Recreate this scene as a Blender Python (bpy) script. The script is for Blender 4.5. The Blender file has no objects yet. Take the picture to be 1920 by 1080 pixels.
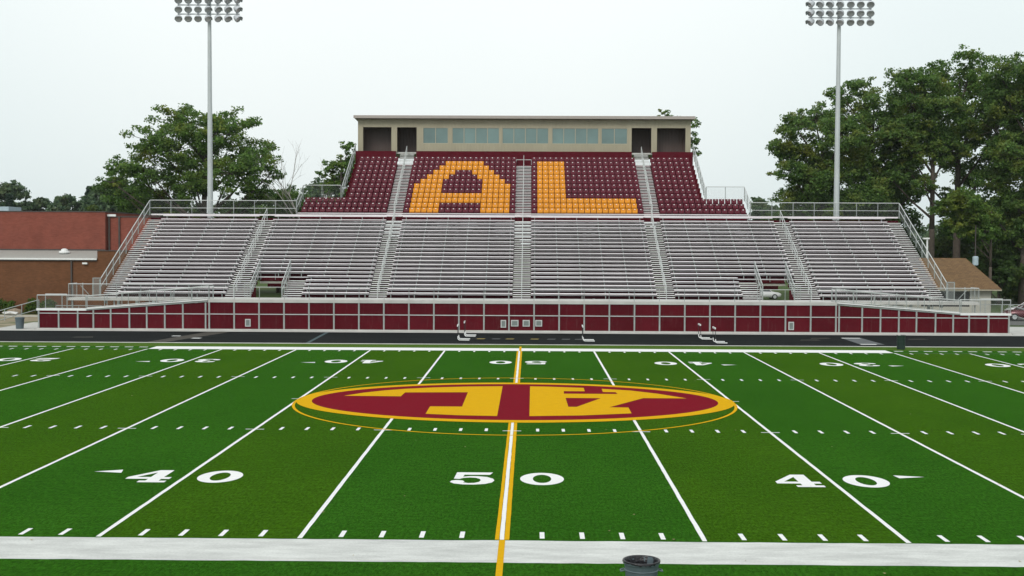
import bpy, math, random
import numpy as np
from mathutils import Vector, Matrix
from mathutils.geometry import tessellate_polygon

scene = bpy.context.scene
COL = scene.collection
YD = 0.9144
rad = math.radians

# ------------------------------------------------------------------ helpers
class MB:
    def __init__(s):
        s.v, s.f = [], []

    def add(s, vs, fs):
        o = len(s.v)
        s.v += [tuple(p) for p in vs]
        s.f += [tuple(i + o for i in f) for f in fs]
        return s

    def box(s, x0, x1, y0, y1, z0, z1):
        vs = [(x0, y0, z0), (x1, y0, z0), (x1, y1, z0), (x0, y1, z0), (x0, y0, z1), (x1, y0, z1), (x1, y1, z1), (x0, y1, z1)]
        return s.add(vs, [(3, 2, 1, 0), (4, 5, 6, 7), (0, 1, 5, 4), (1, 2, 6, 5), (2, 3, 7, 6), (3, 0, 4, 7)])

    def quad(s, a, b, c, d):
        return s.add([a, b, c, d], [(0, 1, 2, 3)])

    def rect(s, x0, x1, y0, y1, z):
        return s.quad((x0, y0, z), (x1, y0, z), (x1, y1, z), (x0, y1, z))

    def tube(s, p, q, r0, r1=None, n=8, caps=True):
        r1 = r0 if r1 is None else r1
        p, q = Vector(p), Vector(q)
        d = (q - p)
        if d.length < 1e-6:
            return s
        d.normalize()
        u = d.orthogonal().normalized() if abs(d.z) < .999 else Vector((1, 0, 0))
        w = d.cross(u)
        vs, fs = [], []
        for c, r in ((p, r0), (q, r1)):
            for i in range(n):
                a = 2 * math.pi * i / n
                vs.append(c + (u * math.cos(a) + w * math.sin(a)) * r)
        for i in range(n):
            j = (i + 1) % n
            fs.append((i, j, n + j, n + i))
        if caps:
            fs.append(tuple(range(n - 1, -1, -1)))
            fs.append(tuple(range(n, 2 * n)))
        return s.add(vs, fs)

    def path(s, pts, r, n=8):
        for a, b in zip(pts, pts[1:]):
            s.tube(a, b, r, n=n)
        return s

    def beam(s, p, q, w, h):
        """box of width w (horizontal, across) and height h from p to q, top face along the line"""
        p, q = Vector(p), Vector(q)
        d = (q - p).normalized()
        side = Vector((-d.y, d.x, 0))
        if side.length < 1e-6:
            side = Vector((1, 0, 0))
        side.normalize()
        up = Vector((0, 0, -h))
        vs = []
        for c in (p, q):
            vs += [c - side * w / 2 + up, c + side * w / 2 + up, c + side * w / 2, c - side * w / 2]
        return s.add(vs, [(0, 1, 2, 3), (7, 6, 5, 4), (0, 4, 5, 1), (1, 5, 6, 2), (2, 6, 7, 3), (3, 7, 4, 0)])

    def lathe(s, prof, c=(0, 0, 0), n=20, closed=False):
        vs, fs = [], []
        m = len(prof)
        for i in range(n):
            a = 2 * math.pi * i / n
            for r, z in prof:
                vs.append((c[0] + r * math.cos(a), c[1] + r * math.sin(a), c[2] + z))
        for i in range(n):
            j = (i + 1) % n
            for k in range(m - 1):
                fs.append((i * m + k, j * m + k, j * m + k + 1, i * m + k + 1))
        if closed:
            fs.append(tuple(i * m for i in range(n - 1, -1, -1)))
            fs.append(tuple(i * m + m - 1 for i in range(n)))
        return s.add(vs, fs)

    def poly(s, outer, holes, z):
        loops = [[Vector((x, y, 0)) for x, y in outer]] + [[Vector((x, y, 0)) for x, y in h] for h in holes]
        tri = tessellate_polygon(loops)
        flat = [p for l in loops for p in l]
        fs = []
        for t in tri:
            a, b, c = [flat[i] for i in t]
            if (b - a).cross(c - a).z < 0:
                t = (t[0], t[2], t[1])
            fs.append(tuple(t))
        return s.add([(p.x, p.y, z) for p in flat], fs)

    def prism(s, prof, x0, x1):
        """closed profile [(y, z)] extruded along x"""
        n = len(prof)
        vs = [(x0, y, z) for y, z in prof] + [(x1, y, z) for y, z in prof]
        fs = [(i, (i + 1) % n, n + (i + 1) % n, n + i) for i in range(n)]
        fs += [tuple(range(n - 1, -1, -1)), tuple(range(n, 2 * n))]
        return s.add(vs, fs)

    def holed(s, x0, x1, z0, z1, holes, y0, y1):
        """wall slab between y0 and y1 with rectangular holes (x0, x1, z0, z1); no inner faces"""
        xs = sorted({x0, x1} | {h[0] for h in holes} | {h[1] for h in holes})
        zs = sorted({z0, z1} | {h[2] for h in holes} | {h[3] for h in holes})
        def solid(i, j):
            if not (0 <= i < len(xs) - 1 and 0 <= j < len(zs) - 1):
                return False
            cx, cz = (xs[i] + xs[i + 1]) / 2, (zs[j] + zs[j + 1]) / 2
            return not any(h[0] < cx < h[1] and h[2] < cz < h[3] for h in holes)
        for i in range(len(xs) - 1):
            for j in range(len(zs) - 1):
                if not solid(i, j):
                    continue
                a, b, c, d = xs[i], xs[i + 1], zs[j], zs[j + 1]
                s.quad((a, y0, c), (b, y0, c), (b, y0, d), (a, y0, d))
                s.quad((b, y1, c), (a, y1, c), (a, y1, d), (b, y1, d))
                if not solid(i - 1, j): s.quad((a, y1, c), (a, y0, c), (a, y0, d), (a, y1, d))
                if not solid(i + 1, j): s.quad((b, y0, c), (b, y1, c), (b, y1, d), (b, y0, d))
                if not solid(i, j - 1): s.quad((a, y1, c), (b, y1, c), (b, y0, c), (a, y0, c))
                if not solid(i, j + 1): s.quad((a, y0, d), (b, y0, d), (b, y1, d), (a, y1, d))
        return s

    def build(s, name, mat, parent=None, smooth=False, local=False, bevel=0, weld=False):
        off = Vector((0, 0, 0))
        if parent is not None and not local:
            p = parent
            while p is not None:
                off += p.location
                p = p.parent
        me = bpy.data.meshes.new(name)
        me.from_pydata([tuple(Vector(v) - off) for v in s.v], [], s.f)
        if weld:
            import bmesh
            bm = bmesh.new(); bm.from_mesh(me)
            bmesh.ops.remove_doubles(bm, verts=bm.verts, dist=1e-4)
            bm.to_mesh(me); bm.free()
        me.materials.append(mat)
        if smooth:
            me.polygons.foreach_set('use_smooth', [True] * len(me.polygons))
        me.update()
        o = bpy.data.objects.new(name, me)
        COL.objects.link(o)
        if parent is not None:
            o.parent = parent
        if bevel:
            b = o.modifiers.new('bevel', 'BEVEL'); b.width = bevel; b.segments = 2; b.limit_method = 'ANGLE'
        return o


def tag(o, label, cat, group=None):
    o['label'] = label
    o['category'] = cat
    if group:
        o['group'] = group
    return o


def thing(name, label, cat, loc=(0, 0, 0), group=None):
    o = bpy.data.objects.new(name, None)
    o.empty_display_size = .2
    COL.objects.link(o)
    o.location = loc
    return tag(o, label, cat, group)


def struct(o):
    o['kind'] = 'structure'
    return o


def copy_tree(o, parent=None):
    c = o.copy()
    COL.objects.link(c)
    if parent is not None:
        c.parent = parent
    for ch in list(o.children):
        copy_tree(ch, c)
    return c


ORD = ['', 'first', 'second', 'third', 'fourth', 'fifth', 'sixth', 'seventh', 'eighth', 'ninth', 'tenth', 'eleventh', 'twelfth', 'thirteenth',
       'fourteenth', 'fifteenth', 'sixteenth', 'seventeenth', 'eighteenth', 'nineteenth', 'twentieth', 'twenty-first']

# ------------------------------------------------------------------ materials
def new_mat(name):
    m = bpy.data.materials.new(name)
    m.use_nodes = True
    nt = m.node_tree
    return m, nt, nt.nodes['Principled BSDF'], nt.nodes, nt.links


def mix_col(N, L, fac, a, b, blend='MIX'):
    n = N.new('ShaderNodeMix'); n.data_type = 'RGBA'; n.blend_type = blend
    for sock, val in ((n.inputs[0], fac), (n.inputs[6], a), (n.inputs[7], b)):
        if hasattr(val, 'is_output'):
            L.new(val, sock)
        elif isinstance(val, (int, float)):
            sock.default_value = val
        else:
            sock.default_value = (*val, 1)
    return n.outputs[2]


def noise(N, L, scale, detail=3, rough=.55, stretch=None, coord='Object'):
    tc = N.new('ShaderNodeTexCoord')
    t = N.new('ShaderNodeTexNoise')
    t.inputs['Scale'].default_value = scale
    t.inputs['Detail'].default_value = detail
    t.inputs['Roughness'].default_value = rough
    if stretch:
        mp = N.new('ShaderNodeMapping'); mp.inputs['Scale'].default_value = stretch
        L.new(tc.outputs[coord], mp.inputs[0]); L.new(mp.outputs[0], t.inputs['Vector'])
    else:
        L.new(tc.outputs[coord], t.inputs['Vector'])
    return t.outputs['Fac']


def ramp(N, L, fac, p0, p1, c0=(0, 0, 0), c1=(1, 1, 1)):
    r = N.new('ShaderNodeValToRGB')
    r.color_ramp.elements[0].position = p0; r.color_ramp.elements[0].color = (*c0, 1)
    r.color_ramp.elements[1].position = p1; r.color_ramp.elements[1].color = (*c1, 1)
    L.new(fac, r.inputs[0])
    return r.outputs[0]


def pmat(name, col, rough=.6, metal=0., var=.12, scale=3., bump=0., bscale=40., spec=.4, stretch=None, orand=0., streak=0.):
    m, nt, P, N, L = new_mat(name)
    f = noise(N, L, scale, 4, .6, stretch)
    lo = tuple(c * (1 - var) for c in col); hi = tuple(min(1, c * (1 + var)) for c in col)
    c = ramp(N, L, f, .3, .7, lo, hi)
    if orand:
        oi = N.new('ShaderNodeObjectInfo')
        c = mix_col(N, L, 1., c, ramp(N, L, oi.outputs['Random'], 0, 1, (1 - orand,) * 3, (1 + orand,) * 3), 'MULTIPLY')
    if streak:
        st = noise(N, L, 2.2, 5, .7, (2.5, 2.5, .25))
        c = mix_col(N, L, ramp(N, L, st, .55, .75, (0, 0, 0), (streak,) * 3), c, (.16, .12, .11))
    L.new(c, P.inputs['Base Color'])
    P.inputs['Roughness'].default_value = rough
    P.inputs['Metallic'].default_value = metal
    P.inputs['Specular IOR Level'].default_value = spec
    if bump:
        b = N.new('ShaderNodeBump'); b.inputs['Strength'].default_value = bump; b.inputs['Distance'].default_value = .02
        L.new(noise(N, L, bscale, 2), b.inputs['Height']); L.new(b.outputs[0], P.inputs['Normal'])
    return m


def turf_mat():
    m, nt, P, N, L = new_mat('turf_two_tone')
    tc = N.new('ShaderNodeTexCoord')
    sx = N.new('ShaderNodeSeparateXYZ'); L.new(tc.outputs['Object'], sx.inputs[0])
    def mth(op, a, b=None):
        n = N.new('ShaderNodeMath'); n.operation = op
        for i, v in enumerate((a, b)):
            if v is None: continue
            if hasattr(v, 'is_output'): L.new(v, n.inputs[i])
            else: n.inputs[i].default_value = v
        return n.outputs[0]
    idx = mth('FLOOR', mth('DIVIDE', mth('ABSOLUTE', sx.outputs[0]), 5 * YD))
    odd = mth('GREATER_THAN', mth('MODULO', idx, 2.), .5)
    inside = mth('MULTIPLY', mth('GREATER_THAN', sx.outputs[1], -.02), mth('LESS_THAN', sx.outputs[1], 48.78))
    odd = mth('MULTIPLY', odd, inside)
    g = mix_col(N, L, odd, (.0165, .081, .0058), (.0275, .082, .0036))
    # apron strip between the far sideline and the track is lawn-like and yellower
    ap = mth('GREATER_THAN', sx.outputs[1], 50.75)
    g = mix_col(N, L, ap, g, (.060, .112, .020))
    blades = noise(N, L, 14., 4, .8, (1., .32, 1.))
    g = mix_col(N, L, .8, g, ramp(N, L, blades, .36, .64, (.36, .40, .36), (1.66, 1.6, 1.6)), 'MULTIPLY')
    patch = noise(N, L, .22, 4, .6, (1., .6, 1.))
    g = mix_col(N, L, .8, g, ramp(N, L, patch, .3, .7, (.78, .86, .84), (1.24, 1.12, 1.12)), 'MULTIPLY')
    brush = noise(N, L, 3.2, 4, .7, (.4, 2.0, 1.))
    g = mix_col(N, L, .75, g, ramp(N, L, brush, .3, .7, (.66, .68, .72), (1.32, 1.28, 1.24)), 'MULTIPLY')
    L.new(g, P.inputs['Base Color'])
    P.inputs['Roughness'].default_value = 1.
    P.inputs['Specular IOR Level'].default_value = 0.
    P.inputs['Sheen Weight'].default_value = .27
    P.inputs['Sheen Roughness'].default_value = .14
    P.inputs['Sheen Tint'].default_value = (.32, .62, .09, 1)
    b = N.new('ShaderNodeBump'); b.inputs['Strength'].default_value = .6; b.inputs['Distance'].default_value = .04
    L.new(noise(N, L, 30., 3, .7), b.inputs['Height']); L.new(b.outputs[0], P.inputs['Normal'])
    return m


def marking_mat(name, col, wear=.18, wscale=2.5, stretch=(1, 3, 1)):
    m, nt, P, N, L = new_mat(name)
    a = noise(N, L, wscale, 5, .7, stretch)
    b = noise(N, L, 26., 3, .7, stretch)
    c = mix_col(N, L, 1., col, ramp(N, L, a, .3, .65, (1 - wear,) * 3, (1.0,) * 3), 'MULTIPLY')
    c = mix_col(N, L, 1., c, ramp(N, L, b, .25, .6, (1 - wear * .8,) * 3, (1.0,) * 3), 'MULTIPLY')
    L.new(c, P.inputs['Base Color'])
    P.inputs['Roughness'].default_value = 1.
    P.inputs['Specular IOR Level'].default_value = 0.
    bp = N.new('ShaderNodeBump'); bp.inputs['Strength'].default_value = .4; bp.inputs['Distance'].default_value = .03
    L.new(noise(N, L, 30., 3, .7), bp.inputs['Height']); L.new(bp.outputs[0], P.inputs['Normal'])
    return m


def brick_mat(name, c1, c2, mortar):
    m, nt, P, N, L = new_mat(name)
    tc = N.new('ShaderNodeTexCoord')
    sx = N.new('ShaderNodeSeparateXYZ'); L.new(tc.outputs['Object'], sx.inputs[0])
    ad = N.new('ShaderNodeMath'); L.new(sx.outputs[0], ad.inputs[0]); L.new(sx.outputs[1], ad.inputs[1])
    cx = N.new('ShaderNodeCombineXYZ'); L.new(ad.outputs[0], cx.inputs[0]); L.new(sx.outputs[2], cx.inputs[1])
    br = N.new('ShaderNodeTexBrick')
    L.new(cx.outputs[0], br.inputs['Vector'])
    br.inputs['Color1'].default_value = (*c1, 1); br.inputs['Color2'].default_value = (*c2, 1); br.inputs['Mortar'].default_value = (*mortar, 1)
    br.inputs['Scale'].default_value = 1.; br.inputs['Brick Width'].default_value = .3; br.inputs['Row Height'].default_value = .1
    br.inputs['Mortar Size'].default_value = .008
    f = noise(N, L, .7, 4, .6)
    c = mix_col(N, L, .8, br.outputs['Color'], ramp(N, L, f, .3, .7, (.82, .82, .84), (1.14, 1.12, 1.1)), 'MULTIPLY')
    L.new(c, P.inputs['Base Color']); P.inputs['Roughness'].default_value = .95; P.inputs['Specular IOR Level'].default_value = .08
    return m


def leaf_mat(name, dark, light, hue=(.10, .085, .012)):
    m, nt, P, N, L = new_mat(name)
    g = N.new('ShaderNodeNewGeometry')
    c = ramp(N, L, g.outputs['Random Per Island'], 0, 1, dark, light)
    f = noise(N, L, .35, 3, .6)
    c = mix_col(N, L, ramp(N, L, f, .5, .72), c, hue)
    L.new(c, P.inputs['Base Color'])
    P.inputs['Roughness'].default_value = .6; P.inputs['Specular IOR Level'].default_value = .25
    t = N.new('ShaderNodeBsdfTranslucent'); L.new(c, t.inputs[0])
    mx = N.new('ShaderNodeMixShader'); mx.inputs[0].default_value = .45
    out = N['Material Output'] if False else [n for n in N if n.type == 'OUTPUT_MATERIAL'][0]
    L.new(P.outputs[0], mx.inputs[1]); L.new(t.outputs[0], mx.inputs[2]); L.new(mx.outputs[0], out.inputs[0])
    return m


def siding_mat(name, col, period=.3):
    m, nt, P, N, L = new_mat(name)
    tc = N.new('ShaderNodeTexCoord')
    w = N.new('ShaderNodeTexWave'); w.wave_type = 'BANDS'; w.bands_direction = 'X'
    w.inputs['Scale'].default_value = 2 * math.pi / (20 * period) ; w.inputs['Distortion'].default_value = 0
    L.new(tc.outputs['Object'], w.inputs[0])
    f = noise(N, L, .8, 4, .6, (1, 1, .5))
    c = ramp(N, L, f, .3, .7, tuple(k * .93 for k in col), tuple(k * 1.07 for k in col))
    L.new(c, P.inputs['Base Color']); P.inputs['Roughness'].default_value = .55
    b = N.new('ShaderNodeBump'); b.inputs['Strength'].default_value = .35; b.inputs['Distance'].default_value = .03
    L.new(w.outputs['Fac'], b.inputs['Height']); L.new(b.outputs[0], P.inputs['Normal'])
    return m


def track_mat():
    m, nt, P, N, L = new_mat('track_rubber')
    f = noise(N, L, .5, 6, .65, (.25, 1.6, 1.))
    c = ramp(N, L, f, .3, .72, (.0070, .0086, .0086), (.0150, .0172, .0172))
    f2 = noise(N, L, .33, 5, .7, (.35, 1.2, 1.))
    c = mix_col(N, L, ramp(N, L, f2, .62, .74), c, (.034, .037, .039))
    f3 = noise(N, L, 20., 2, .6)
    c = mix_col(N, L, .6, c, ramp(N, L, f3, .3, .7, (.75,) * 3, (1.25,) * 3), 'MULTIPLY')
    L.new(c, P.inputs['Base Color']); P.inputs['Roughness'].default_value = .95; P.inputs['Specular IOR Level'].default_value = .04
    return m


def ground_mat():
    m, nt, P, N, L = new_mat('lawn_ground')
    f = noise(N, L, .25, 5, .65)
    c = ramp(N, L, f, .3, .7, (.035, .065, .014), (.075, .105, .03))
    f2 = noise(N, L, .06, 4, .6)
    c = mix_col(N, L, ramp(N, L, f2, .56, .66), c, (.12, .12, .06))
    L.new(c, P.inputs['Base Color']); P.inputs['Roughness'].default_value = .95; P.inputs['Specular IOR Level'].default_value = .1
    return m


def dirt_mat():
    m, nt, P, N, L = new_mat('bare_dirt')
    f = noise(N, L, .5, 6, .7)
    c = ramp(N, L, f, .3, .7, (.17, .135, .08), (.34, .29, .2))
    f2 = noise(N, L, .35, 5, .6, (.4, 1.4, 1))
    c = mix_col(N, L, ramp(N, L, f2, .52, .6), c, (.075, .10, .03))
    L.new(c, P.inputs['Base Color']); P.inputs['Roughness'].default_value = .95
    return m


def shingle_mat():
    m, nt, P, N, L = new_mat('brown_shingles')
    tc = N.new('ShaderNodeTexCoord')
    br = N.new('ShaderNodeTexBrick'); L.new(tc.outputs['Object'], br.inputs['Vector'])
    br.inputs['Color1'].default_value = (.120, .068, .028, 1); br.inputs['Color2'].default_value = (.165, .096, .040, 1); br.inputs['Mortar'].default_value = (.09, .05, .022, 1)
    br.inputs['Scale'].default_value = 1.; br.inputs['Brick Width'].default_value = .35; br.inputs['Row Height'].default_value = .16; br.inputs['Mortar Size'].default_value = .012
    f = noise(N, L, 4., 4, .7)
    c = mix_col(N, L, .8, br.outputs['Color'], ramp(N, L, f, .3, .7, (.8,) * 3, (1.2,) * 3), 'MULTIPLY')
    L.new(c, P.inputs['Base Color']); P.inputs['Roughness'].default_value = .9
    return m


def glass_mat(name, col, rough=.06):
    m, nt, P, N, L = new_mat(name)
    f = noise(N, L, .5, 3)
    oi = N.new('ShaderNodeObjectInfo')  # tone differing per pane is painted in for uneven reflections
    c_ = mix_col(N, L, 1., ramp(N, L, f, .3, .7, tuple(c * .85 for c in col), tuple(c * 1.15 for c in col)), ramp(N, L, oi.outputs['Random'], 0, 1, (.85,) * 3, (1.15,) * 3), 'MULTIPLY')
    L.new(c_, P.inputs['Base Color'])
    P.inputs['Roughness'].default_value = rough; P.inputs['Specular IOR Level'].default_value = .7
    return m


M = {}
M['turf'] = turf_mat()
M['white_mark'] = marking_mat('white_field_paint', (.80, .80, .79), .10)
M['white_side'] = marking_mat('white_sideline_turf', (.68, .69, .665), .30, .9, (.6, 2.2, 1))
M['gold_mark'] = marking_mat('gold_turf', (0.6660, 0.3724, 0.0126), .12)
M['maroon_mark'] = marking_mat('maroon_turf', (0.1980, 0.0132, 0.0228), .15)
M['track'] = track_mat()
M['ground'] = ground_mat()
M['dirt'] = dirt_mat()
M['gravel'] = pmat('pale_gravel', (.42, .40, .34), .95, var=.2, scale=2)
M['concrete'] = pmat('pale_concrete', (.47, .465, .44), .85, var=.12, scale=.8)
M['alu'] = pmat('brushed_aluminium', (.69, .648, .672), .5, .0, var=.12, scale=.8, stretch=(.6, 4, 4), orand=.09)
M['alu_foot'] = pmat('worn_aluminium_foot_plank', (.53, .505, .518), .55, .0, orand=.1, var=.12, scale=1.2, stretch=(.5, 4, 4))
M['alu_tread'] = pmat('worn_aluminium_tread', (.66, .655, .65), .5, .05, var=.1, scale=1.5)
M['galv'] = pmat('galvanised_steel', (.31, .335, .325), .55, .1, var=.1, scale=4)
M['rail'] = pmat('bright_handrail_metal', (.50, .52, .51), .45, .05, var=.06, scale=3)
M['wire'] = pmat('chain_link_wire', (.20, .22, .21), .6, .1, var=.1, scale=6)
M['maroon'] = pmat('maroon_painted_panel', (0.0842, 0.0056, 0.0109), .8, var=.1, scale=.9, spec=.08, orand=.14, streak=.22)
M['riser'] = pmat('shaded_maroon_riser', (.055, .0055, .010), .8, var=.14, scale=1.5, spec=.08)  # maroon darkened in colour to stand for the shade under the benches
M['maroon_deck'] = pmat('maroon_riser_board', (.092, .0070, .0145), .8, var=.14, scale=1.5, spec=.08)
M['chair_maroon'] = pmat('maroon_seat_plastic', (0.0918, 0.0072, 0.0183), .5, var=.1, scale=2, spec=.2, orand=.12)
M['chair_gold'] = pmat('gold_seat_plastic', (.66, .25, .013), .5, var=.07, scale=2, spec=.2, orand=.08)
M['chair_plate'] = pmat('white_seat_plate', (.88, .86, .86), .35, var=.05)
M['dark_frame'] = pmat('dark_bracket_metal', (.05, .05, .052), .6, var=.15)
M['tan'] = siding_mat('tan_metal_siding', (0.3360, 0.3000, 0.2120), .3)
M['trim'] = pmat('tan_trim', (0.4000, 0.3640, 0.2720), .5, var=.05)
M['roof_edge'] = pmat('taupe_roof_edge', (.36, .32, .29), .5, var=.06)
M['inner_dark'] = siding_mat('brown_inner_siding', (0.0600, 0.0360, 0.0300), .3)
M['pane'] = glass_mat('press_box_glass', (0.1368, 0.2125, 0.2033))
M['pole'] = pmat('galvanised_pole', (.47, .50, .505), .5, .25, var=.1, scale=1.2, stretch=(1, 1, .4))
M['lamp'] = pmat('floodlight_housing', (.48, .50, .53), .5, .1, var=.12)
M['lamp_in'] = pmat('floodlight_reflector', (.42, .40, .41), .3, .6, var=.1)
M['lens'] = glass_mat('floodlight_glass', (.60, .57, .58), .3)
M['brick_red'] = brick_mat('red_brick', (.205, .060, .042), (.245, .076, .054), (.20, .085, .066))
M['brick_brown'] = brick_mat('brown_brick', (.128, .056, .026), (.160, .072, .035), (.135, .075, .048))
M['roof_grey'] = pmat('grey_roof_metal', (.33, .325, .30), .6, var=.06)
M['dark_trim'] = pmat('dark_roof_trim', (.06, .05, .045), .5, var=.1)
M['white_metal'] = pmat('white_painted_metal', (.76, .77, .76), .4, var=.06)
M['shingle'] = shingle_mat()
M['cream_wall'] = pmat('pale_block_wall', (.45, .44, .38), .85, var=.08)
M['door_dark'] = pmat('dark_shutter', (.035, .035, .035), .5, var=.2)
M['can_grey'] = pmat('grey_blue_plastic', (.085, .115, .13), .5, var=.1, scale=5, spec=.4)
M['liner'] = pmat('black_bin_liner', (.010, .009, .012), .28, var=.3, scale=14, bump=.9, bscale=16)
M['can_green'] = pmat('dark_green_plastic', (.008, .024, .017), .45, var=.15)
M['black_metal'] = pmat('black_metal', (.015, .015, .016), .5, var=.2)
M['bark'] = pmat('grey_brown_bark', (.075, .06, .047), .9, var=.3, scale=3, bump=.6, bscale=12)
M['bare_twig'] = pmat('dry_grey_twigs', (.30, .28, .26), .9, var=.2)
M['leaf_a'] = leaf_mat('maple_leaves', (0.0506, 0.1151, 0.0227), (0.1615, 0.2808, 0.0551), (0.2177, 0.2457, 0.0356))
M['leaf_b'] = leaf_mat('oak_leaves', (0.0504, 0.1149, 0.0269), (0.1610, 0.2722, 0.0610), (0.2310, 0.2495, 0.0430))
M['leaf_c'] = leaf_mat('dark_leaves', (0.0379, 0.0846, 0.0227), (0.1021, 0.1750, 0.0454), (0.1240, 0.1604, 0.0324))
M['leaf_far'] = leaf_mat('hazed_far_leaves', (0.0601, 0.1174, 0.0653), (0.1267, 0.1934, 0.0899), (0.1467, 0.1734, 0.0725))  # paler and bluer than the near leaves: haze put into the colour
M['needle'] = leaf_mat('spruce_needles', (0.0240, 0.0540, 0.0360), (0.0540, 0.0960, 0.0600), (0.0450, 0.0780, 0.0450))
M['shrub'] = leaf_mat('clipped_shrub_leaves', (.045, .10, .012), (.10, .17, .02), (.11, .13, .02))
M['rock_white'] = pmat('white_rock', (.62, .62, .60), .9, var=.2, scale=3)
M['rock_brown'] = pmat('brown_rock', (.24, .19, .14), .9, var=.25, scale=3)
M['car_maroon'] = pmat('maroon_car_paint', (.10, .012, .02), .25, .2, var=.04, spec=.6)
M['car_white'] = pmat('white_car_paint', (.72, .73, .74), .25, 0, var=.03, spec=.6)
M['tyre'] = pmat('black_rubber', (.02, .02, .02), .85, var=.2)
M['car_glass'] = glass_mat('car_glass', (.03, .035, .038))
M['red_lens'] = pmat('red_lens', (.35, .02, .015), .25, var=.05)
M['blue_grey'] = pmat('pale_blue_grey_metal', (.38, .47, .52), .5, var=.1)
M['wet'] = pmat('pale_wet_sheen_track', (.09, .097, .102), .8, var=.15, scale=.8)  # wet track; its pale reflection is laid on as grey colour
M['yellow_mark'] = pmat('yellow_lane_paint', (.24, .18, .04), .8, var=.25, scale=6)
M['grey_mark'] = pmat('faded_lane_paint', (.085, .09, .094), .85, var=.3, scale=5)
M['box_door'] = pmat('grey_box_door', (.17, .20, .19), .5, var=.1)
M['teal_mark'] = pmat('faded_teal_lane_paint', (.045, .075, .082), .9, var=.3, scale=3)
M['lane_faint'] = pmat('faint_lane_paint', (.022, .025, .027), .9, var=.3, scale=2)
M['rust_mark'] = pmat('scuffed_brown_track_patch', (.042, .036, .028), .9, var=.4, scale=1.2)

# ------------------------------------------------------------------ camera
cam_d = bpy.data.cameras.new('camera')
cam = bpy.data.objects.new('camera', cam_d)
COL.objects.link(cam)
cam_d.sensor_width = 36.
cam_d.lens = 2362.723 / 1920 * 36
cam_d.clip_start = .1
cam_d.clip_end = 3000
yaw, pitch, roll = -.01382, -.03729, .0046
f_ = Vector((math.sin(yaw) * math.cos(pitch), math.cos(yaw) * math.cos(pitch), math.sin(pitch)))
r_ = Vector((math.cos(yaw), -math.sin(yaw), 0))
u_ = r_.cross(f_)
r2 = r_ * math.cos(roll) + u_ * math.sin(roll)
u2 = -r_ * math.sin(roll) + u_ * math.cos(roll)
cam.matrix_world = Matrix(((r2.x, u2.x, -f_.x, .59544), (r2.y, u2.y, -f_.y, -28.1943), (r2.z, u2.z, -f_.z, 6.73412), (0, 0, 0, 1)))
scene.camera = cam

# ------------------------------------------------------------------ sky and sun
SUN_EL, SUN_AZ = rad(40), rad(200)          # azimuth measured from +Y towards +X: behind the camera, a little to the left
world = bpy.data.worlds.new('World')
scene.world = world
world.use_nodes = True
wn, wl = world.node_tree.nodes, world.node_tree.links
bg = wn['Background']
sky = wn.new('ShaderNodeTexSky')
sky.sky_type = 'NISHITA'
sky.sun_disc = False
sky.sun_elevation = SUN_EL
sky.sun_rotation = SUN_AZ
sky.dust_density = 6.
sky.ozone_density = 1.
hs = wn.new('ShaderNodeHueSaturation'); hs.inputs['Saturation'].default_value = .25
wl.new(sky.outputs[0], hs.inputs['Color'])
# overcast veil: almost white, a little brighter overhead than at the horizon
tcw = wn.new('ShaderNodeTexCoord'); sxw = wn.new('ShaderNodeSeparateXYZ'); wl.new(tcw.outputs['Generated'], sxw.inputs[0])
rw = wn.new('ShaderNodeValToRGB')
cr = rw.color_ramp
cr.elements[0].position = 0.; cr.elements[0].color = (8.4, 9.45, 9.45, 1)
cr.elements[1].position = 1.; cr.elements[1].color = (9.9, 10.4, 10.5, 1)
e = cr.elements.new(.2); e.color = (9.5, 10.5, 10.5, 1)
wl.new(sxw.outputs[2], rw.inputs[0])
cl = wn.new('ShaderNodeTexNoise'); cl.inputs['Scale'].default_value = 1.6; cl.inputs['Detail'].default_value = 3
wl.new(tcw.outputs['Generated'], cl.inputs['Vector'])
clr = wn.new('ShaderNodeValToRGB'); clr.color_ramp.elements[0].position = .35; clr.color_ramp.elements[0].color = (.965, .975, .98, 1)
clr.color_ramp.elements[1].position = .65; clr.color_ramp.elements[1].color = (1.02, 1.015, 1.015, 1)
wl.new(cl.outputs['Fac'], clr.inputs[0])
veil = mix_col(wn, wl, 1., rw.outputs[0], clr.outputs[0], 'MULTIPLY')
# a brighter patch of thin cloud in the middle of the view of the sky
dv = wn.new('ShaderNodeVectorMath'); dv.operation = 'DOT_PRODUCT'
wl.new(tcw.outputs['Generated'], dv.inputs[0]); dv.inputs[1].default_value = Vector((-.10, .97, .26)).normalized()
dr = wn.new('ShaderNodeValToRGB'); dr.color_ramp.interpolation = 'EASE'
dr.color_ramp.elements[0].position = .90; dr.color_ramp.elements[0].color = (.985, .985, .985, 1)
dr.color_ramp.elements[1].position = 1.; dr.color_ramp.elements[1].color = (1.13, 1.08, 1.07, 1)
wl.new(dv.outputs['Value'], dr.inputs[0])
veil = mix_col(wn, wl, 1., veil, dr.outputs[0], 'MULTIPLY')
wmix = mix_col(wn, wl, .88, hs.outputs[0], veil)
wl.new(wmix, bg.inputs['Color'])
bg.inputs['Strength'].default_value = .1

sd = bpy.data.lights.new('sun', 'SUN')
sd.energy = 1.5
sd.angle = rad(22)
sd.color = (1., .965, .91)
so = bpy.data.objects.new('sun', sd)
COL.objects.link(so)
sdir = Vector((math.sin(SUN_AZ) * math.cos(SUN_EL), math.cos(SUN_AZ) * math.cos(SUN_EL), math.sin(SUN_EL)))
so.rotation_euler = sdir.to_track_quat('Z', 'Y').to_euler()
so.location = (0, -40, 60)

scene.view_settings.view_transform = 'Standard'
scene.view_settings.look = 'None'
scene.view_settings.exposure = 0.
scene.view_settings.gamma = 1.

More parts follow.
